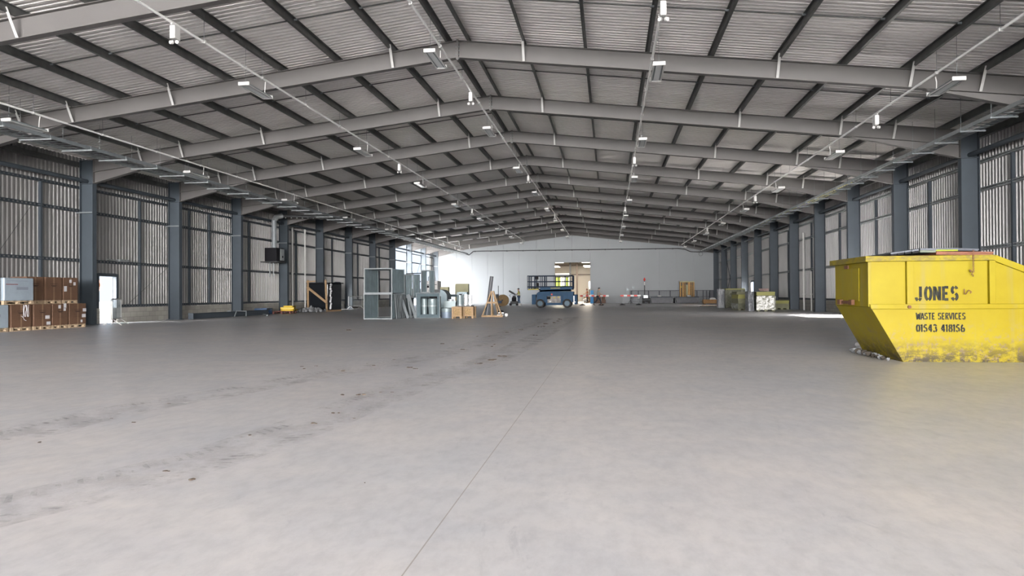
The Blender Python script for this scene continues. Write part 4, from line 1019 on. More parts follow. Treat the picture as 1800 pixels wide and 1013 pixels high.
for zz in [.15 + .13 * k for k in range(11)]: mb.box(FX0, FX1, 85.92, 85.93, zz - .004, zz + .004)
mb.v = [(x, y - 85.9, z) for x, y, z in mb.v]; mb.build('mesh_infill', m_wire, r)
# yellow machine / rack
r = empty('pipe_rack', (at(1208, 515, 85)[0], 85.2, 0), label='amber-yellow framed machine standing behind the right-hand grey trough', cat='machine')
m_amb = mat('amber painted steel', (.42, .20, .01), .45, .1, .3, 5); m_amd = mat('shaded amber cavity', (.10, .06, .015), .6)  # second amber is darkened to paint shade between the uprights on the back body
MB().box(-.82, .82, .1, .6, .55, 2.5).build('back_body', m_amd, r); MB().box(-.84, .84, 0, .62, 2.42, 2.56).build('top_beam', MATS.get('khaki board'), r)
for x, w_ in ((-.78, .10), (-.45, .12), (-.25, .06), (.16, .09), (.30, .14), (.55, .06), (.78, .10)): MB().box(x - w_/2, x + w_/2, -.05, .08, .5, 2.42).build('upright', m_amb, r)
MB().box(-.1, .1, -.02, .08, .9, 2.2).build('panel', MATS.get('khaki board'), r); MB().box(-.8, .8, -.04, .05, 2.15, 2.25).build('cross_beam', m_dark, r); MB().box(-.75, -.6, -.1, -.05, 1.8, 1.95).build('lamp', m_warn, r)
MB().box(-.8, .8, 0, .6, 0, .5).build('base', m_dark, r)
# grey troughs
for i, (u0, u1, lab) in enumerate(((1144, 1182, 'long low grey steel trough in front of the railing, left one'), (1188, 1229, 'long low grey steel trough below the amber machine, right one'))):
    a, b_ = at(u0, 533, 83.2)[0], at(u1, 533, 83.2)[0]; w_ = b_ - a
    r = empty('steel_trough', ((a + b_) / 2, 83.2, 0)); tag(r, lab, 'trough', 'long grey steel troughs')
    MB().prism([(-w_/2 + .12, .04), (w_/2 - .12, .04), (w_/2, .62), (w_/2, .74), (-w_/2, .74), (-w_/2, .62)], 0, .9).build('tank', mat('trough grey %d' % i, (.075, .078, .088), .5, .2, .2, 3), r)
    MB().box(-w_/2, w_/2, -.03, -.001, .64, .74).build('rim', m_paint, r)
    for s in (-1, 1): MB().bar((s * (w_/2 + .03), -.02, .0), (s * (w_/2 + .06), -.02, .8), .05, .04, (0, 1, 0)).build('end_leg', m_galvl, r)
    l = lump(.5, 8); MB().add([(x - .2 + i * .4, y + .3, z * .45 + .741) for x, y, z in l.v], l.f).build('sheet_heap', m_white, r, smooth=True)
tag(MB().lathe([(0, 0), (.09, 0), (.09, .55), (.04, .65), (0, .65)], 12, c=(at(1185, 530, 83.5)[0], 83.3, 0)).build('gas_bottle', m_black, smooth=True), 'small black bottle standing between the two grey troughs', 'bottle')
r = empty('compressor', (at(1136, 528, 82)[0], 82, 0), label='small dark wheeled compressor left of the grey troughs', cat='compressor')
MB().cyl((-.45, .2, .42), (.45, .2, .42), .22, 16).build('tank', m_dark, r, smooth=True); MB().box(-.3, .2, .0, .4, .62, .95).build('motor', m_tray, r); MB().cyl((-.3, -.03, .16), (-.3, .03, .16), .16, 12).cyl((.3, -.03, .16), (.3, .03, .16), .16, 12).build('wheels', m_rubber, r); MB().cyl((-.95, 0, .6), (-.75, 0, .75), .09, 8).build('white_hose', m_white, r)

# ------------------------------------------------------------------ insulation packs on the right
m_ins = mat('olive insulation board', (.15, .15, .092), .75, 0, .25, 6); m_inst = mat('yellow-olive board top', (.21, .205, .06), .7)
m_film = mat('milky stretch film over boards', (.12, .125, .088), .25, 0, .35, 9, 1.0, 5); m_filmw = mat('silvery film', (.17, .18, .195), .35, 0, .4, 8, .8, 8)
def wrinkled(w, d, h, amp, seed, n=18):
    rnd = random.Random(seed); mb = MB()
    def wob(a, z): return amp * (math.sin(a * 23 + z * 9 + seed) * .4 + math.sin(a * 11 - z * 17 + 2 * seed) * .35 + rnd.uniform(-.5, .5))
    per = []
    for i in range(n): per.append((-w/2 + w * i / n, -d/2, 0, -1))
    for i in range(n): per.append((w/2, -d/2 + d * i / n, 1, 0))
    for i in range(n): per.append((w/2 - w * i / n, d/2, 0, 1))
    for i in range(n): per.append((-w/2, d/2 - d * i / n, -1, 0))
    N = len(per); Z = 12; vs = []
    for j in range(Z + 1):
        z = h * j / Z
        for i, (x, y, nx, ny) in enumerate(per):
            q = wob(i / N * 6, z); vs.append((x + nx * abs(q), y + ny * abs(q), z))
    fs = [(j * N + i, j * N + (i + 1) % N, (j + 1) * N + (i + 1) % N, (j + 1) * N + i) for j in range(Z) for i in range(N)]
    return mb.add(vs, fs)
def pack(x, y, w, d, h, rz_, label, seed, film_h=.8, nb=10, film=None, pallet=True):
    r = empty('insulation_pack', (x, y, 0), rz=rz_); tag(r, label, 'insulation pack', 'wrapped insulation board packs')
    bh = (h - .1) / nb
    for i in range(nb):
        o = random.Random(seed * 31 + i).uniform(-.015, .015)
        MB().box(-w/2 + .02 + o, w/2 - .02 + o, -d/2 + .02, d/2 - .02, .1 + i * bh + .002, .1 + (i + 1) * bh).build('board', m_inst if i >= nb - 2 else m_ins, r)
    MB().box(-w/2 + .03, -w/2 + .2, -d/2, d/2, 0, .1).box(w/2 - .2, w/2 - .03, -d/2, d/2, 0, .1).box(-.09, .09, -d/2, d/2, 0, .1).build('skid', m_ins, r)
    if film_h:
        f = wrinkled(w + .01, d + .01, h * film_h - .1, .03, seed); f.v = [(a, b_, c + .08) for a, b_, c in f.v]
        f.build('stretch_film', film or m_film, r, smooth=True)
    return r
pack(14.25, 46.95, 1.12, 1.15, 1.22, R_(-7), 'large film-wrapped olive board pack standing nearest on the right', 1, .80)
tag(wrinkled(.34, 1.0, 1.25, .05, 8).build('film_bundle', m_filmw, loc=(13.42, 47.6, 0), smooth=True), 'upright bundle in silvery film on the left side of the nearest olive pack', 'bundle')
pack(13.35, 49.9, 1.0, 1.3, 1.05, R_(10), 'loosely stacked olive board pack with dark gaps, left of the nearest pack', 2, .45, nb=7)
for i, (dx, z, rr) in enumerate(((-.05, 1.06, 12), (.05, 1.15, 5))):
    tag(MB().box(-.55, .55, -.6, .6, 0, .08).build('loose_board', m_ins, loc=(13.35 + dx, 49.9, z), rot=(0, 0, R_(rr))), '%s loose olive board lying on the pack with dark gaps' % ('lower', 'upper')[i], 'board', 'loose olive boards')
pack(14.15, 58.3, 1.5, 1.5, 1.5, R_(5), 'tall olive pack with draped film, farther back beside the right columns', 3, .96, nb=12)
tag(wrinkled(.45, .7, 1.46, .04, 9).build('film_bundle', m_filmw, loc=(13.05, 57.2, 0), smooth=True), 'tall narrow silvery film-wrapped bundle beside the farther olive pack', 'bundle')
pack(16.15, 51.4, 1.0, 1.0, .62, R_(4), 'low stack of olive boards between the nearest pack and the column', 4, 0, nb=5)
r = empty('loose_sheeting', (14.3, 49.0, 0), label='pinkish crumpled sheeting on a dark crate behind the nearest olive pack', cat='sheeting')
MB().box(-.3, .7, -.3, .4, 0, 1.25).build('crate', m_dark, r); l = lump(.8, 10); MB().add([(x + .3, y, z * .3 + 1.25) for x, y, z in l.v], l.f).build('crumpled_sheet', mat('pinkish sheeting', (.34, .24, .22), .6), r, smooth=True)
r = empty('open_crate', (15.1, 76.5, 0), label='low orange-brown timber box with white packing inside, by the far right columns', cat='crate')
m_boxo = mat('orange-brown timber', (.36, .20, .08), .7, 0, .3, 5)
MB().box(-.95, .95, -.5, .5, .08, .12).build('bottom', m_boxo, r)
for a in ((-.95, .95, -.5, -.45), (-.95, .95, .45, .5), (-.95, -.9, -.45, .45), (.9, .95, -.45, .45)): MB().box(*a, .12, .48).build('side_board', m_boxo, r)
MB().box(-.9, -.75, -.5, .5, 0, .08).box(.75, .9, -.5, .5, 0, .08).build('skid', m_boxo, r)
l = lump(1.0, 10); MB().add([(x * .8, y * .7, z * .65 + .14) for x, y, z in l.v], l.f).build('white_packing', m_white, r, smooth=True)
r = empty('board_pile', (13.3, 62.5, 0), rz=R_(4), label='low dark pile of timber offcuts on the floor before the farther olive pack', cat='timber pile')
for i, (x, y, L) in enumerate(((0, 0, 2.4), (.1, .25, 2.2), (-.2, .5, 1.8), (.0, .15, 2.0))): MB().box(-L/2 + x, L/2 + x, y - .1, y + .1, .0 + (.06 if i == 3 else 0), .055 + (.06 if i == 3 else 0)).build('plank', m_pallet if i % 2 else m_dark, r)

# ------------------------------------------------------------------ the next hall, seen through the doorway
m_beige = mat('cream panel wall', (.42, .39, .34), .7); m_lampon = mat('lit luminaire', (1, .90, .78), emit=1.6); m_brown = mat('brown steel', (.10, .075, .06), .5)
YR0, YR1 = YE + th, 108.8
tag(MB().box(-14, 14, YR1, YR1 + .1, 0, 7.5).box(-14.1, -14, YR0, YR1, 0, 7.5).box(14, 14.1, YR0, YR1, 0, 7.5).build('wall_front', m_beige), kind='structure')
tag(MB().box(-14, 14, YR0, YR1, 7.4, 7.5).build('trim_2', m_beige), kind='structure')
for i, (u, lab) in enumerate(((1002.5, 'dark steel column nearer the left in the hall beyond the far doorway'), (1013.5, 'slimmer brown steel column farther right in the hall beyond the doorway'))):
    x = at(u, 500, 104)[0]; r = empty('steel_column', (x, 104 + i * 1.5, 0), label=lab, cat='column', group='columns of the hall beyond')
    i_beam(MB(), (0, 0, .02), (0, 0, 7.39), .26, .3).build('shaft', m_dark if i == 0 else m_brown, r); MB().box(-.2, .2, -.2, .2, 0, .02).build('base_plate', m_dark, r)
for z, lab in ((4.0, 'lower brown rail across the back wall of the hall beyond the doorway'), (5.35, 'middle brown rail across the back wall of the hall beyond the doorway'), (6.1, 'upper brown rail across the back wall of the hall beyond the doorway')):
    tag(MB().box(-13.9, 13.9, YR1 - .35, YR1 - .2, z, z + .13).build('wall_rail', m_brown), lab, 'wall rail', 'rails of the hall beyond')
for i, (u, Y, z, lab) in enumerate(((975, 94, 4.75, 'lit bright luminaire at the left in the hall beyond the doorway'), (1034, 94, 4.75, 'lit bright luminaire at the right in the hall beyond the doorway'), (982, 102, 5.7, 'smaller lit luminaire high left in the hall beyond'), (1029, 102, 5.7, 'smaller lit luminaire high right in the hall beyond'))):
    x = at(u, 465, Y)[0]; r = empty('luminaire', (x, Y, z), label=lab, cat='light fitting', group='lit luminaires in the hall beyond')
    MB().box(-.6, .6, -2.4, 2.4, 0, .08).build('housing', m_white, r); MB().box(-.57, .57, -2.35, 2.35, -.03, -.001).build('diffuser', m_lampon, r)
    MB().cyl((0, 0, .08), (0, 0, 7.4 - z), .02, 6).build('hanger', m_dark, r)
    la = bpy.data.lights.new('lamp_light', 'AREA'); la.shape = 'RECTANGLE'; la.size = .8; la.size_y = 3; la.energy = 60; la.color = (1, .86, .68)
    lo = bpy.data.objects.new('lamp_light', la); COL.objects.link(lo); lo.parent = r; lo.location = (0, 0, -.05)
# window with greenery glow in that hall
wx0, wx1 = at(975.5, 490, 107.8)[0], at(1003, 490, 107.8)[0]
m_green = mat('sunlit foliage seen outside', (.55, .75, .12), emit=.22); m_glow = mat('bright daylight seen outside', (1, 1, .9), emit=.5)
mbf = MB(); wz0, wz1 = 1.5, 3.75
mbf.box(wx0, wx1, YR1 - .12, YR1 - .02, wz0, wz0 + .1).box(wx0, wx1, YR1 - .12, YR1 - .02, wz1 - .1, wz1)
for f in (0, .22, .48, .78, 1): x = wx0 + (wx1 - wx0) * f; mbf.box(x - .05, x + .05, YR1 - .12, YR1 - .02, wz0, wz1)
tag(mbf.build('window_1', m_brown), kind='structure')
o = MB().box(wx0, wx1, YR1 - .02, YR1 - .005, wz0, wz1).build('daylight_pane', m_green); tag(o, kind='structure')
o = MB().box(wx0 + .8, wx0 + 1.5, YR1 - .03, YR1 - .021, wz0 + .9, wz1).box(wx0 + 2.0, wx1, YR1 - .03, YR1 - .021, wz0 + .9, wz1).box(wx0, wx1, YR1 - .03, YR1 - .001, wz1 + .15, wz1 + .5).build('daylight_pane', m_glow); tag(o, kind='structure')
# mezzanine with glass balustrade
r = empty('mezzanine', (2.2, 100, 0), label='grey mezzanine with pale glass balustrade in the hall beyond the doorway', cat='mezzanine')
MB().box(-.6, 8, 0, 5, 1.75, 2.0).build('deck', m_tray, r); MB().box(-.6, 8, .02, .05, 2.0, 2.85).build('glass_panel', mat('pale balustrade glass', (.45, .56, .55), .1), r); MB().bar((-.6, .03, 2.88), (8, .03, 2.88), .05, .05).build('handrail', m_tray, r)
for x in (-.5, 1.55, 4, 7.9): MB().box(x - .06, x + .06, .1, .25, 0, 1.75).build('post', m_dark, r)
# stores in the doorway
tag(MB().box(2.3, 3.9, 89.5, 90.5, 0, .9).build('timber_stack', m_boxo), 'orange-brown timber stack inside the hall at the right edge of the doorway', 'timber stack')
tag(MB().box(1.2, 2.15, 92, 93, 0, .75).build('timber_stack', m_wood), 'low pale timber stack inside the hall beyond the plank barrier', 'timber stack')
tag(MB().add(*(lambda l: (l.v, l.f))(lump(.7, 9))).build('packing_heap', m_white, loc=(1.5, 90.5, 0), smooth=True), 'small heap of pale packing on the floor inside the hall', 'packing')
r = empty('barrier_board', (at(1040.5, 520, 84.5)[0], 84.5, 0), label='upright blue board with white lower half beside the doorway right jamb', cat='board')
mb_ = mat('bright blue board', (.03, .26, .58), .5)
MB().box(-.19, .19, -.03, .03, 0.02, 1.55).build('panel', mb_, r); MB().box(-.2, .2, -.04, -.031, .95, 1.05).build('white_band', m_white, r); MB().box(-.25, .25, -.15, .15, 0, .02).build('foot', m_dark, r)
r = empty('cardboard_stack', (at(1053.5, 525, 86.0)[0], 86.1, 0), label='low brown stack of boxes against the far wall behind the walking person', cat='stack of boxes')
for i, (w_, z0, z1) in enumerate(((1.5, 0, .42), (1.35, .422, .80), (.7, .802, 1.0))): MB().box(-w_/2, w_/2, -.35, .4, z0, z1).build('box', m_card, r)

# ------------------------------------------------------------------ yellow skip
def skip_paint(name, wear):
    m = mat(name, (.82, .62, .02), .5, spec=.2); n, l = nodes(m); b = n['Principled BSDF']; t = n.new('ShaderNodeTexCoord')
    def noise(scale, detail, stretch=(1, 1, 1), rough=.6):
        mp = n.new('ShaderNodeMapping'); mp.inputs['Scale'].default_value = stretch; l.new(t.outputs['Object'], mp.inputs[0])
        z = n.new('ShaderNodeTexNoise'); z.inputs['Scale'].default_value = scale; z.inputs['Detail'].default_value = detail; z.inputs['Roughness'].default_value = rough; l.new(mp.outputs[0], z.inputs['Vector']); return z.outputs[0]
    def rmp(v, a, c, ca=0, cb=1):
        r = n.new('ShaderNodeMapRange'); l.new(v, r.inputs[0]); r.inputs[1].default_value = a; r.inputs[2].default_value = c; r.inputs[3].default_value = ca; r.inputs[4].default_value = cb; return r.outputs[0]
    def mix(c, fac, col):
        x = n.new('ShaderNodeMix'); x.data_type = 'RGBA'; l.new(fac, x.inputs[0])
        if isinstance(c, tuple): x.inputs[6].default_value = (*c, 1)
        else: l.new(c, x.inputs[6])
        x.inputs[7].default_value = (*col, 1); return x.outputs[2]
    def op(o_, a, c):
        q = n.new('ShaderNodeMath'); q.operation = o_; l.new(a, q.inputs[0])
        if isinstance(c, float): q.inputs[1].default_value = c
        else: l.new(c, q.inputs[1])
        return q.outputs[0]
    s = n.new('ShaderNodeSeparateXYZ'); l.new(t.outputs['Object'], s.inputs[0])
    c = mix((.215, .166, .001), rmp(noise(1.6, 4), .35, .65), (.235, .190, .004))
    c = mix(c, rmp(noise(5, 3, (1, 1, .05)), .56, .72, 0, .55), (.20, .165, .05))                  # pale vertical run marks
    c = mix(c, rmp(noise(30, 8, (1, 1, .5), .8), .66, .70, 0, .75), (.10, .08, .03))         # chips
    c = mix(c, op('MULTIPLY', rmp(noise(9, 10, (1, 1, 1), .75), .52, .60), rmp(s.outputs[2], .75, .15, 0, 1)), (.17, .125, .09))   # bare scraped patches
    low = rmp(s.outputs[2], .40, .02, 0, 1)
    c = mix(c, op('MULTIPLY', rmp(noise(4.5, 12, (1, 1, 1.6), .8), .42, .54), low), (.032, .026, .016))    # mud and rust along the bottom
    if wear: c = mix(c, rmp(noise(7, 10, (1, 1, 2), .8), .44, .58, 0, .85), (.12, .095, .03))
    l.new(c, b.inputs['Base Color']); return m
m_skip = skip_paint('worn yellow skip paint', False); m_skipr = skip_paint('grimy yellow rim paint', True); m_rust = mat('rust', (.16, .07, .035), .85, 0, .4, 20)
m_ink2 = mat('charcoal stencil paint', (.012, .014, .018), .8, 0, .3, 9, col2=(.035, .035, .022), spec=.15)
SX, SYY = 9.34, 12.74
r = empty('waste_skip', (SX, SYY, 0), rz=R_(1.2), label='big yellow waste skip heaped with sheet scrap at the right of the hall', cat='skip')
W_ = 1.72
oL, oR, RL = -.55, 3.15, 1.43      # upper body left edge, mid-ledge right end, rim kink
# lower tub
t_ = .012
low = [(0, 0), (2.60, 0), (3.10, .92), (-.51, .92)]; upp = [(-.51, .92), (3.10, .92), (3.22, .98), (RL, 1.74), (-.53, 1.74)]
mb = MB()
mb.add([(p[0], 0, p[1]) for p in low] + [(p[0], t_, p[1]) for p in low], [(0, 1, 2, 3), (7, 6, 5, 4), (0, 4, 5, 1), (1, 5, 6, 2), (2, 6, 7, 3), (3, 7, 4, 0)])
mb.build('lower_side', m_skip, r)
mb = MB(); mb.add([(p[0], -.0, p[1]) for p in upp] + [(p[0], t_, p[1]) for p in upp], [(0, 1, 2, 3, 4), (9, 8, 7, 6, 5), (0, 5, 6, 1), (1, 6, 7, 2), (2, 7, 8, 3), (3, 8, 9, 4), (4, 9, 5, 0)]); mb.build('upper_side', m_skip, r)
mb = MB()
mb.add([(p[0], W_, p[1]) for p in low] + [(p[0], W_ - t_, p[1]) for p in low], [(0, 1, 2, 3), (7, 6, 5, 4), (0, 4, 5, 1), (1, 5, 6, 2), (2, 6, 7, 3), (3, 7, 4, 0)])
mb.add([(p[0], W_, p[1]) for p in upp] + [(p[0], W_ - t_, p[1]) for p in upp], [(0, 1, 2, 3, 4), (9, 8, 7, 6, 5), (4, 9, 5, 0)]); mb.build('far_side', m_skip, r)
MB().prism([(0, 0), (-.51, .92), (-.50, .93), (.02, 0)], t_, W_ - t_).build('sloping_end', m_skip, r)
MB().prism([(2.60, 0), (3.10, .92), (3.09, .93), (2.58, 0)], t_, W_ - t_).build('sloping_end', m_skip, r)
MB().box(0, 2.6, t_, W_ - t_, 0, .012).build('bottom', m_rust, r)
MB().box(-.53, -.518, t_, W_ - t_, .93, 1.72).build('end_panel', m_skip, r)
dr = MB().box(-.545, -.531, .45, W_ - .42, 1.02, 1.60).build('end_hatch', m_skip, r, bevel=.006)
MB().box(-.60, -.545, .65, .80, .95, 1.04).box(-.60, -.545, 1.25, 1.40, .95, 1.04).box(-.575, -.545, .80, 1.25, .965, 1.02).build('hinge', m_rust, dr)
MB().box(-.57, -.545, .92, 1.10, 1.60, 1.66).build('latch', m_rust, dr)
# rims
RB = [(-.57, 1.69), (RL, 1.69), (RL, 1.78), (-.57, 1.78)]
MB().prism(RB, -.085, .055).build('top_rim', m_skipr, r, bevel=.006)
MB().prism(RB, W_ - .055, W_ + .045).build('top_rim', m_skipr, r, bevel=.006)
MB().box(-.615, -.52, -.085, W_ + .045, 1.685, 1.782).build('end_rim', m_skipr, r, bevel=.006)
for y in (0, W_): MB().bar((RL - .01, y, 1.735), (3.24, y, .97), .095, .10, (0, 0, 1)).build('sloped_rim', m_skip, r, bevel=.006)
MB().prism([(-.53, .89), (3.12, .89), (3.14, .97), (-.55, .97)], -.075, .0).build('mid_ledge', m_skipr if False else m_skip, r, bevel=.006)
for x0, x1 in ((.045, .15), (1.335, 1.43)): MB().box(x0, x1, -.065, .0, .972, 1.688).build('side_rib', m_skip, r, bevel=.004)
MB().box(-.56, -.52, -.03, .02, .93, 1.69).build('corner_post', m_skip, r, bevel=.004)
MB().prism([(3.12, .97), (3.22, .97), (3.22, 1.02), (3.12, 1.02)], -.03, W_).build('right_lip', m_skip, r)
MB().cyl((.07, -.105, .925), (.07, -.07, .925), .028, 10).build('pin', m_rust, r)
MB().tube([(.955, -.04, 1.22), (.95, -.045, 1.14), (.97, -.05, 1.13), (1.0, -.045, 1.17), (1.02, -.05, 1.20), (1.06, -.05, 1.17), (1.04, -.05, 1.145)], .007, 6).build('hook', m_rust, r)
ch = MB()
for i in range(9):
    z = 1.86 - i * .042; ch.tube([(1.07 - .010, -.098, z), (1.07 - .008, -.098, z - .03), (1.07 + .008, -.098, z - .03), (1.07 + .010, -.098, z), (1.07 - .010, -.098, z)], .0045, 5)
ch.tube([(1.05, -.06, 1.50), (1.03, -.06, 1.54), (1.08, -.06, 1.50), (1.06, -.06, 1.46), (1.09, -.06, 1.45), (1.08, -.06, 1.42)], .007, 5); ch.build('chain', m_rust, r)
# stencilled lettering
def arc(cx, cz, rx, rz_, a0, a1, n=8): return [(cx + rx * math.cos(R_(a0 + (a1 - a0) * i / n)), cz + rz_ * math.sin(R_(a0 + (a1 - a0) * i / n))) for i in range(n + 1)]
GLY = {  # strokes on a 0..1 wide, 0..1 high cell; gaps are the stencil bridges
 'J': [[(.62, 1), (.62, .22)], arc(.34, .22, .28, .20, -8, -75, 4), arc(.34, .22, .28, .20, -105, -180, 4)],
 'O': [arc(.5, .5, .36, .46, 80, -80, 12), arc(.5, .5, .36, .46, 100, 260, 12)],
 '0': [arc(.5, .5, .34, .46, 78, -78, 12), arc(.5, .5, .34, .46, 102, 258, 12)],
 'N': [[(.16, 0), (.16, 1)], [(.24, .93), (.76, .07)], [(.84, 0), (.84, 1)]],
 'E': [[(.2, 0), (.2, 1)], [(.34, .93), (.82, .93)], [(.34, .5), (.70, .5)], [(.34, .07), (.82, .07)]],
 'S': [arc(.5, .73, .32, .23, 20, 82, 4), arc(.5, .73, .32, .23, 105, 250, 7), arc(.5, .27, .32, .23, 70, -75, 8), arc(.5, .27, .32, .23, -100, -165, 4)],
 'W': [[(.02, 1), (.24, .0)], [(.30, .08), (.46, .85)], [(.54, .85), (.70, .08)], [(.76, .0), (.98, 1)]],
 'A': [[(.06, 0), (.44, .96)], [(.56, .96), (.94, 0)], [(.34, .30), (.66, .30)]],
 'T': [[(.08, .93), (.40, .93)], [(.60, .93), (.92, .93)], [(.5, 1), (.5, 0)]],
 'R': [[(.18, 0), (.18, 1)], [(.30, .93), (.52, .93)] , arc(.52, .73, .30, .20, 85, -85, 7), [(.30, .52), (.5, .52)], [(.52, .44), (.86, 0)]],
 'V': [[(.04, 1), (.44, .04)], [(.56, .04), (.96, 1)]], 'I': [[(.5, 0), (.5, 1)]],
 'C': [arc(.52, .5, .36, .46, 40, 82, 4), arc(.52, .5, .36, .46, 100, 260, 12), arc(.52, .5, .36, .46, 278, 320, 4)],
 '1': [[(.54, 0), (.54, 1)], [(.30, .80), (.48, .93)]],
 '5': [[(.24, .93), (.80, .93)], [(.22, .86), (.22, .54)], arc(.46, .30, .34, .25, 100, -60, 8), arc(.46, .30, .34, .25, -90, -160, 4)],
 '4': [[(.66, 0), (.66, 1)], [(.56, .95), (.12, .36)], [(.14, .28), (.54, .28)], [(.76, .28), (.92, .28)]],
 '3': [arc(.44, .74, .32, .21, 150, 10, 7), arc(.44, .74, .32, .21, -10, -80, 4), arc(.44, .28, .36, .25, 80, -70, 8), arc(.44, .28, .36, .25, -95, -155, 4)],
 '8': [arc(.5, .74, .28, .21, 80, -80, 8), arc(.5, .74, .28, .21, 100, 260, 8), arc(.5, .27, .33, .24, 76, -76, 8), arc(.5, .27, .33, .24, 104, 256, 8)],
 '6': [arc(.5, .28, .33, .25, 80, -80, 8), arc(.5, .28, .33, .25, 100, 260, 8), arc(.62, .45, .44, .50, 172, 105, 6)],
}
def stroke(mb, pts, w, X, Z, cw, chh, y0, y1):
    P = [Vector((X + p[0] * cw, Z + p[1] * chh)) for p in pts]; L, Rr = [], []
    for i, p in enumerate(P):
        a = P[max(i - 1, 0)]; b_ = P[min(i + 1, len(P) - 1)]; d = (b_ - a).normalized(); nrm = Vector((-d.y, d.x)) * w / 2
        L.append(p + nrm); Rr.append(p - nrm)
    for i in range(len(P) - 1):
        q = [L[i], L[i + 1], Rr[i + 1], Rr[i]]; mb.prism([(v.x, v.y) for v in q], y0, y1)
def write(txt, x0, z0, x1, z1, wf, nm, gap=.12, space=.6, yoff=0):
    n = sum(space if c == ' ' else (.45 if c in '1I' else 1.25 if c == 'W' else 1) for c in txt) + gap * (len(txt) - 1); cw = (x1 - x0) / n; x = x0
    for c in txt:
        k = space if c == ' ' else (.45 if c in '1I' else 1.25 if c == 'W' else 1)
        if c != ' ':
            mb = MB()
            for st in GLY[c]: stroke(mb, [((p[0] - .5) * (1 / k if k < 1 else 1) * (.45 if k < 1 else 1) + .5, p[1]) for p in st] if k >= 1 else [(.5 + (p[0] - .54 if c == '1' else p[0] - .5) * 2.0, p[1]) for p in st], wf * cw, x, z0, cw * k, z1 - z0, -.006 + yoff, -.001 + yoff)
            mb.build('letter', m_ink2, r)
        x += cw * (k + gap)
write('JONES', .205, 1.03, .88, 1.265, .36, 'name')
write('WASTE SERVICES', .21, .71, .985, .825, .36, 'line')
write('01543 418156', .205, .505, .975, .63, .36, 'number')
# scrap on top: each sheet its own thing
m_sheetg = mat('grey sheet scrap', (.085, .095, .115), .5, .2, .3, 6); m_foam = mat('greenish insulation core', (.13, .15, .12), .8); m_lime = mat('lime foam edge', (.24, .30, .02), .7); m_terr = mat('terracotta board edge', (.20, .075, .04), .7, 0, .3, 9)
RW = Matrix.Translation((SX, SYY, 0)) @ Matrix.Rotation(R_(1.2), 4, 'Z')
def scrap(x0, x1, y0, y1, z0, z1, tilt, label, mtop, medge, nm='sheet_scrap', edge=.5):
    c = RW @ Vector(((x0 + x1) / 2, (y0 + y1) / 2, z0)); q = empty(nm, c, rz=R_(1.2), label=label, cat='scrap sheet', group='scrap sheets heaped on the skip'); q.rotation_euler = (0, tilt, R_(1.2))
    hx, hy, h = (x1 - x0) / 2, (y1 - y0) / 2, z1 - z0
    MB().box(-hx, hx, -hy, hy, 0, h * edge).build('core', medge, q, bevel=.004); MB().box(-hx - .005, hx + .005, -hy - .01, hy, h * edge + .0005, h).build('skin', mtop, q, bevel=.003)
m_mudd = mat('brown grey dirt', (.07, .058, .045), .9, 0, .5, 20)
fill = MB(); fill.prism([(-.40, 1.30), (1.35, 1.30), (1.35, 1.775), (.2, 1.775), (-.40, 1.74)], .08, W_ - .1); fo = fill.build('rubbish_fill', m_black); fo.matrix_world = RW
tag(fo, 'dark mass of rubbish filling the yellow skip under the scrap sheets', 'rubbish', kind='stuff')
for i, x in enumerate((-.12, -.005, .115, .235, .36)):
    scrap(x - .05, x + (.052 if i < 4 else .20), .02 + .01 * i, 1.55, 1.79 + .012 * i, 1.845 + .016 * i, R_(-8 if i < 4 else 1), '%s of five short grey sheet ends lapped along the left of the heap' % ORD[i], m_sheetg, m_foam if i == 4 else m_black)  # black cores paint in the dark gaps between the lapped sheets
scrap(.57, 1.46, .07, 1.85, 1.79, 1.845, R_(1.0), 'long sheet with terracotta edge across the right of the skip heap', m_terr, m_terr)
scrap(.50, .93, .10, 1.7, 1.86, 1.91, R_(.5), 'grey sheet with lime-green foam edge on top of the heap', m_sheetg, m_lime)
scrap(.94, 1.26, .12, 1.6, 1.862, 1.90, R_(2), 'grey crumpled sheet right of the lime-edged sheet on the heap', m_sheetg, m_sheetg)
# debris beneath
rd = random.Random(9)
for i in range(13):
    y = 12.95 + i * .12; s_ = .045 + .0035 * i + rd.uniform(-.012, .012); random.seed(200 + i); l = lump(s_ * 1.5, 8)
    tag(l.build('debris_lump', (m_rub, m_mudd)[i % 2], loc=(9.24 - (y - 12.95) * .03 + rd.uniform(-.10, .0), y, 0), rot=(0, 0, rd.uniform(0, 3)), smooth=True), 'grey-brown rubble lump in the row along the foot of the sloping skip end', 'debris', 'rubble lumps along the skip foot')
for i, (u, v, s, m) in enumerate(((1511, 613, .10, m_white), (1517, 610, .14, m_rust), (1521, 614, .10, m_rub), (1525, 618, .09, m_rub), (1513, 616, .06, m_label))):
    x, y = fl(u, v); l = lump(s * 1.6, 8); tag(l.build('debris_lump', m, loc=(x, y, 0), smooth=True), '%s lump of debris on the floor under the skip\'s sloping end' % ('pale', 'rust-brown', 'mid grey', 'right-hand grey', 'white papery')[i], 'debris', 'debris at the foot of the skip')

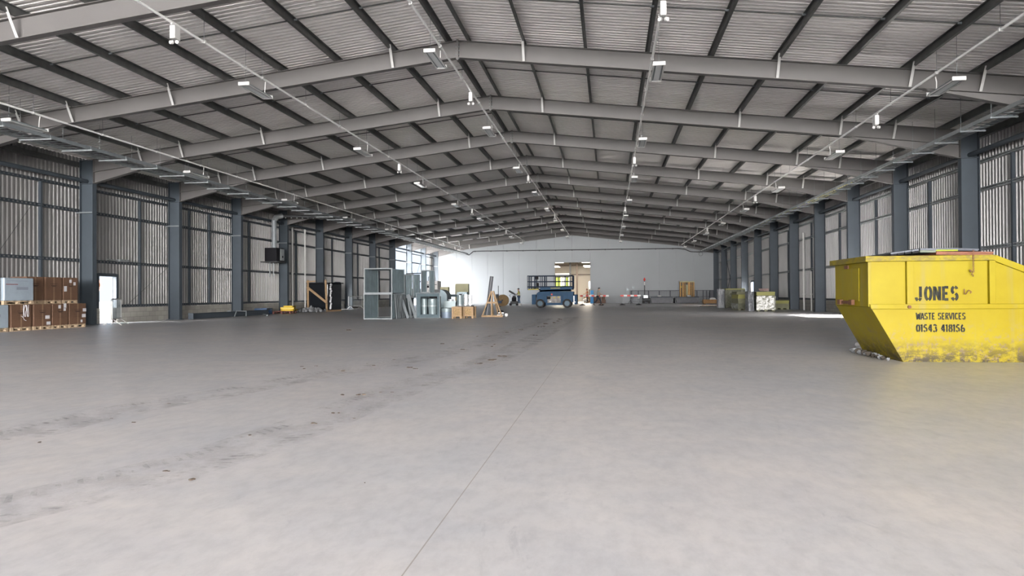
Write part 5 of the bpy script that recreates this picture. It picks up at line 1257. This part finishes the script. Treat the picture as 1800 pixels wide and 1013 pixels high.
# ------------------------------------------------------------------ tyre marks and mud clods on the floor
def mark_mat(name, col, th_, al):
    m = mat(name, col, .9); n, l = nodes(m); b = n['Principled BSDF']; t = n.new('ShaderNodeTexCoord'); z = n.new('ShaderNodeTexNoise'); z.inputs['Scale'].default_value = 2.2; z.inputs['Detail'].default_value = 9; z.inputs['Roughness'].default_value = .75; l.new(t.outputs['Object'], z.inputs['Vector'])
    q = n.new('ShaderNodeMapRange'); l.new(z.outputs[0], q.inputs[0]); q.inputs[1].default_value = th_; q.inputs[2].default_value = th_ + .16; q.inputs[3].default_value = 0; q.inputs[4].default_value = al; l.new(q.outputs[0], b.inputs['Alpha']); return m
m_mark = mark_mat('dusty tyre mark', (.38, .385, .395), .46, .34); m_smear = mark_mat('dusty smear', (.44, .445, .46), .44, .26)
def spline(P, step=.11):
    out = []
    for i in range(len(P) - 1):
        p0, p1, p2, p3 = P[max(i - 1, 0)], P[i], P[i + 1], P[min(i + 2, len(P) - 1)]; n = max(2, int(math.dist(p1, p2) / step))
        for k in range(n):
            t = k / n; out.append(tuple(.5 * (2 * p1[a] + (p2[a] - p0[a]) * t + (2 * p0[a] - 5 * p1[a] + 4 * p2[a] - p3[a]) * t * t + (3 * p1[a] - p0[a] - 3 * p2[a] + p3[a]) * t ** 3) for a in (0, 1)))
    return out
T1 = [(-1.2, 4.6), (-.6, 5.4), (-.59, 6.08), (-.49, 7.01), (-.16, 8.14), (.22, 10.0), (.83, 11.95), (1.28, 15.68), (1.42, 25.2), (1.5, 34)]
T2 = [(.9, 3.0), (1.45, 4.42), (1.63, 5.24), (1.75, 6.39), (1.81, 7.64), (1.98, 9.8), (2.34, 12.49), (2.47, 17.65), (2.57, 27.6), (2.6, 36)]
for P, lab in ((T1, 'left-hand dusty tyre track curving across the pale floor'), (T2, 'right-hand dusty tyre track curving across the pale floor')):
    S = spline(P); mb = MB(); sm = MB(); rnd = random.Random(4)
    for i in range(0, len(S) - 1):
        a, b_ = Vector(S[i]), Vector(S[i + 1]); d = (b_ - a).normalized(); nn = Vector((-d.y, d.x))
        for s in (-1, 1):
            c = a + nn * s * .12; e1 = c + nn * s * .15 + d * .09; q = [c, e1, e1 + d * .035, c + d * .045]
            mb.add([(v.x, v.y, .0022) for v in q], [(0, 1, 2, 3)])
        w1 = .34; sm.add([(*(a - nn * w1), .0012), (*(a + nn * w1), .0012), (*(b_ + nn * w1), .0012), (*(b_ - nn * w1), .0012)], [(0, 1, 2, 3)])
    o = mb.build('tyre_track', m_mark); tag(o, lab, 'tyre track', kind='stuff'); sm.build('dust_smear', m_smear, o)
CL = [(-.09, 5.19, 1), (.05, 6.12, .7), (-.32, 7.22, .5), (1.81, 4.25, 1.1), (1.5, 4.44, .8), (1.46, 5.65, .7), (1.37, 8.04, 1.2), (1.56, 8.06, 1.7), (1.76, 6.8, 1.3), (2.03, 6.54, .9), (1.76, 6.24, 1.1), (1.71, 8.32, .7), (1.86, 8.33, .7), (-.57, 11.17, 1.2), (-.36, 10.83, 1.3), (-.37, 11.27, 1), (.4, 10.56, 1.6), (.35, 11.71, .9), (.56, 11.44, 1.2), (.61, 12.47, 1), (1.25, 11.13, 1.5), (1.41, 10.97, 1.3), (2.25, 11.86, 1.8), (2.36, 12.49, 2), (2.38, 12.6, 1.8), (2.45, 13.3, 2.2), (2.51, 13.3, 1.4), (1.36, 14.87, 1.4), (.54, 16.55, 1.6), (1.87, 15.71, 1.8), (1.78, 16.42, 1.4), (1.12, 19.49, 1.6), (.8, 19.47, 1.3), (-4.15, 22.74, 3.2), (1.47, 19.5, 1.2), (2.94, 4.31, .35), (-.31, 6.3, .4), (2.36, 20.07, 2), (1.99, 25.23, 2.5), (2.02, 27.6, 3), (2.27, 28.67, 3), (2.24, 32.44, 3.5), (1.34, 21.51, 2), (1.56, 23.23, 2.2), (2.1, 25.5, 2.2), (2.3, 30.5, 2.8)]
m_mud = mat('dried mud', (.10, .075, .055), .95, 0, .4, 40)
for i, (x, y, s) in enumerate(CL):
    random.seed(i + 50); mb = MB()
    for j in range(3 + (s > 1.2)):
        l = lump(.03 * s * random.uniform(.5, 1), 6); dx, dy = random.uniform(-.03, .03) * s, random.uniform(-.012, .012) * s; mb.add([(a * 1.3 + dx, b_ + dy, c * .45) for a, b_, c in l.v], l.f)
    tag(mb.build('mud_clod', m_mud, loc=(x, y, 0), smooth=True), 'small dark clod of dried mud dropped along the tyre tracks', 'mud clod', 'mud clods on the floor')
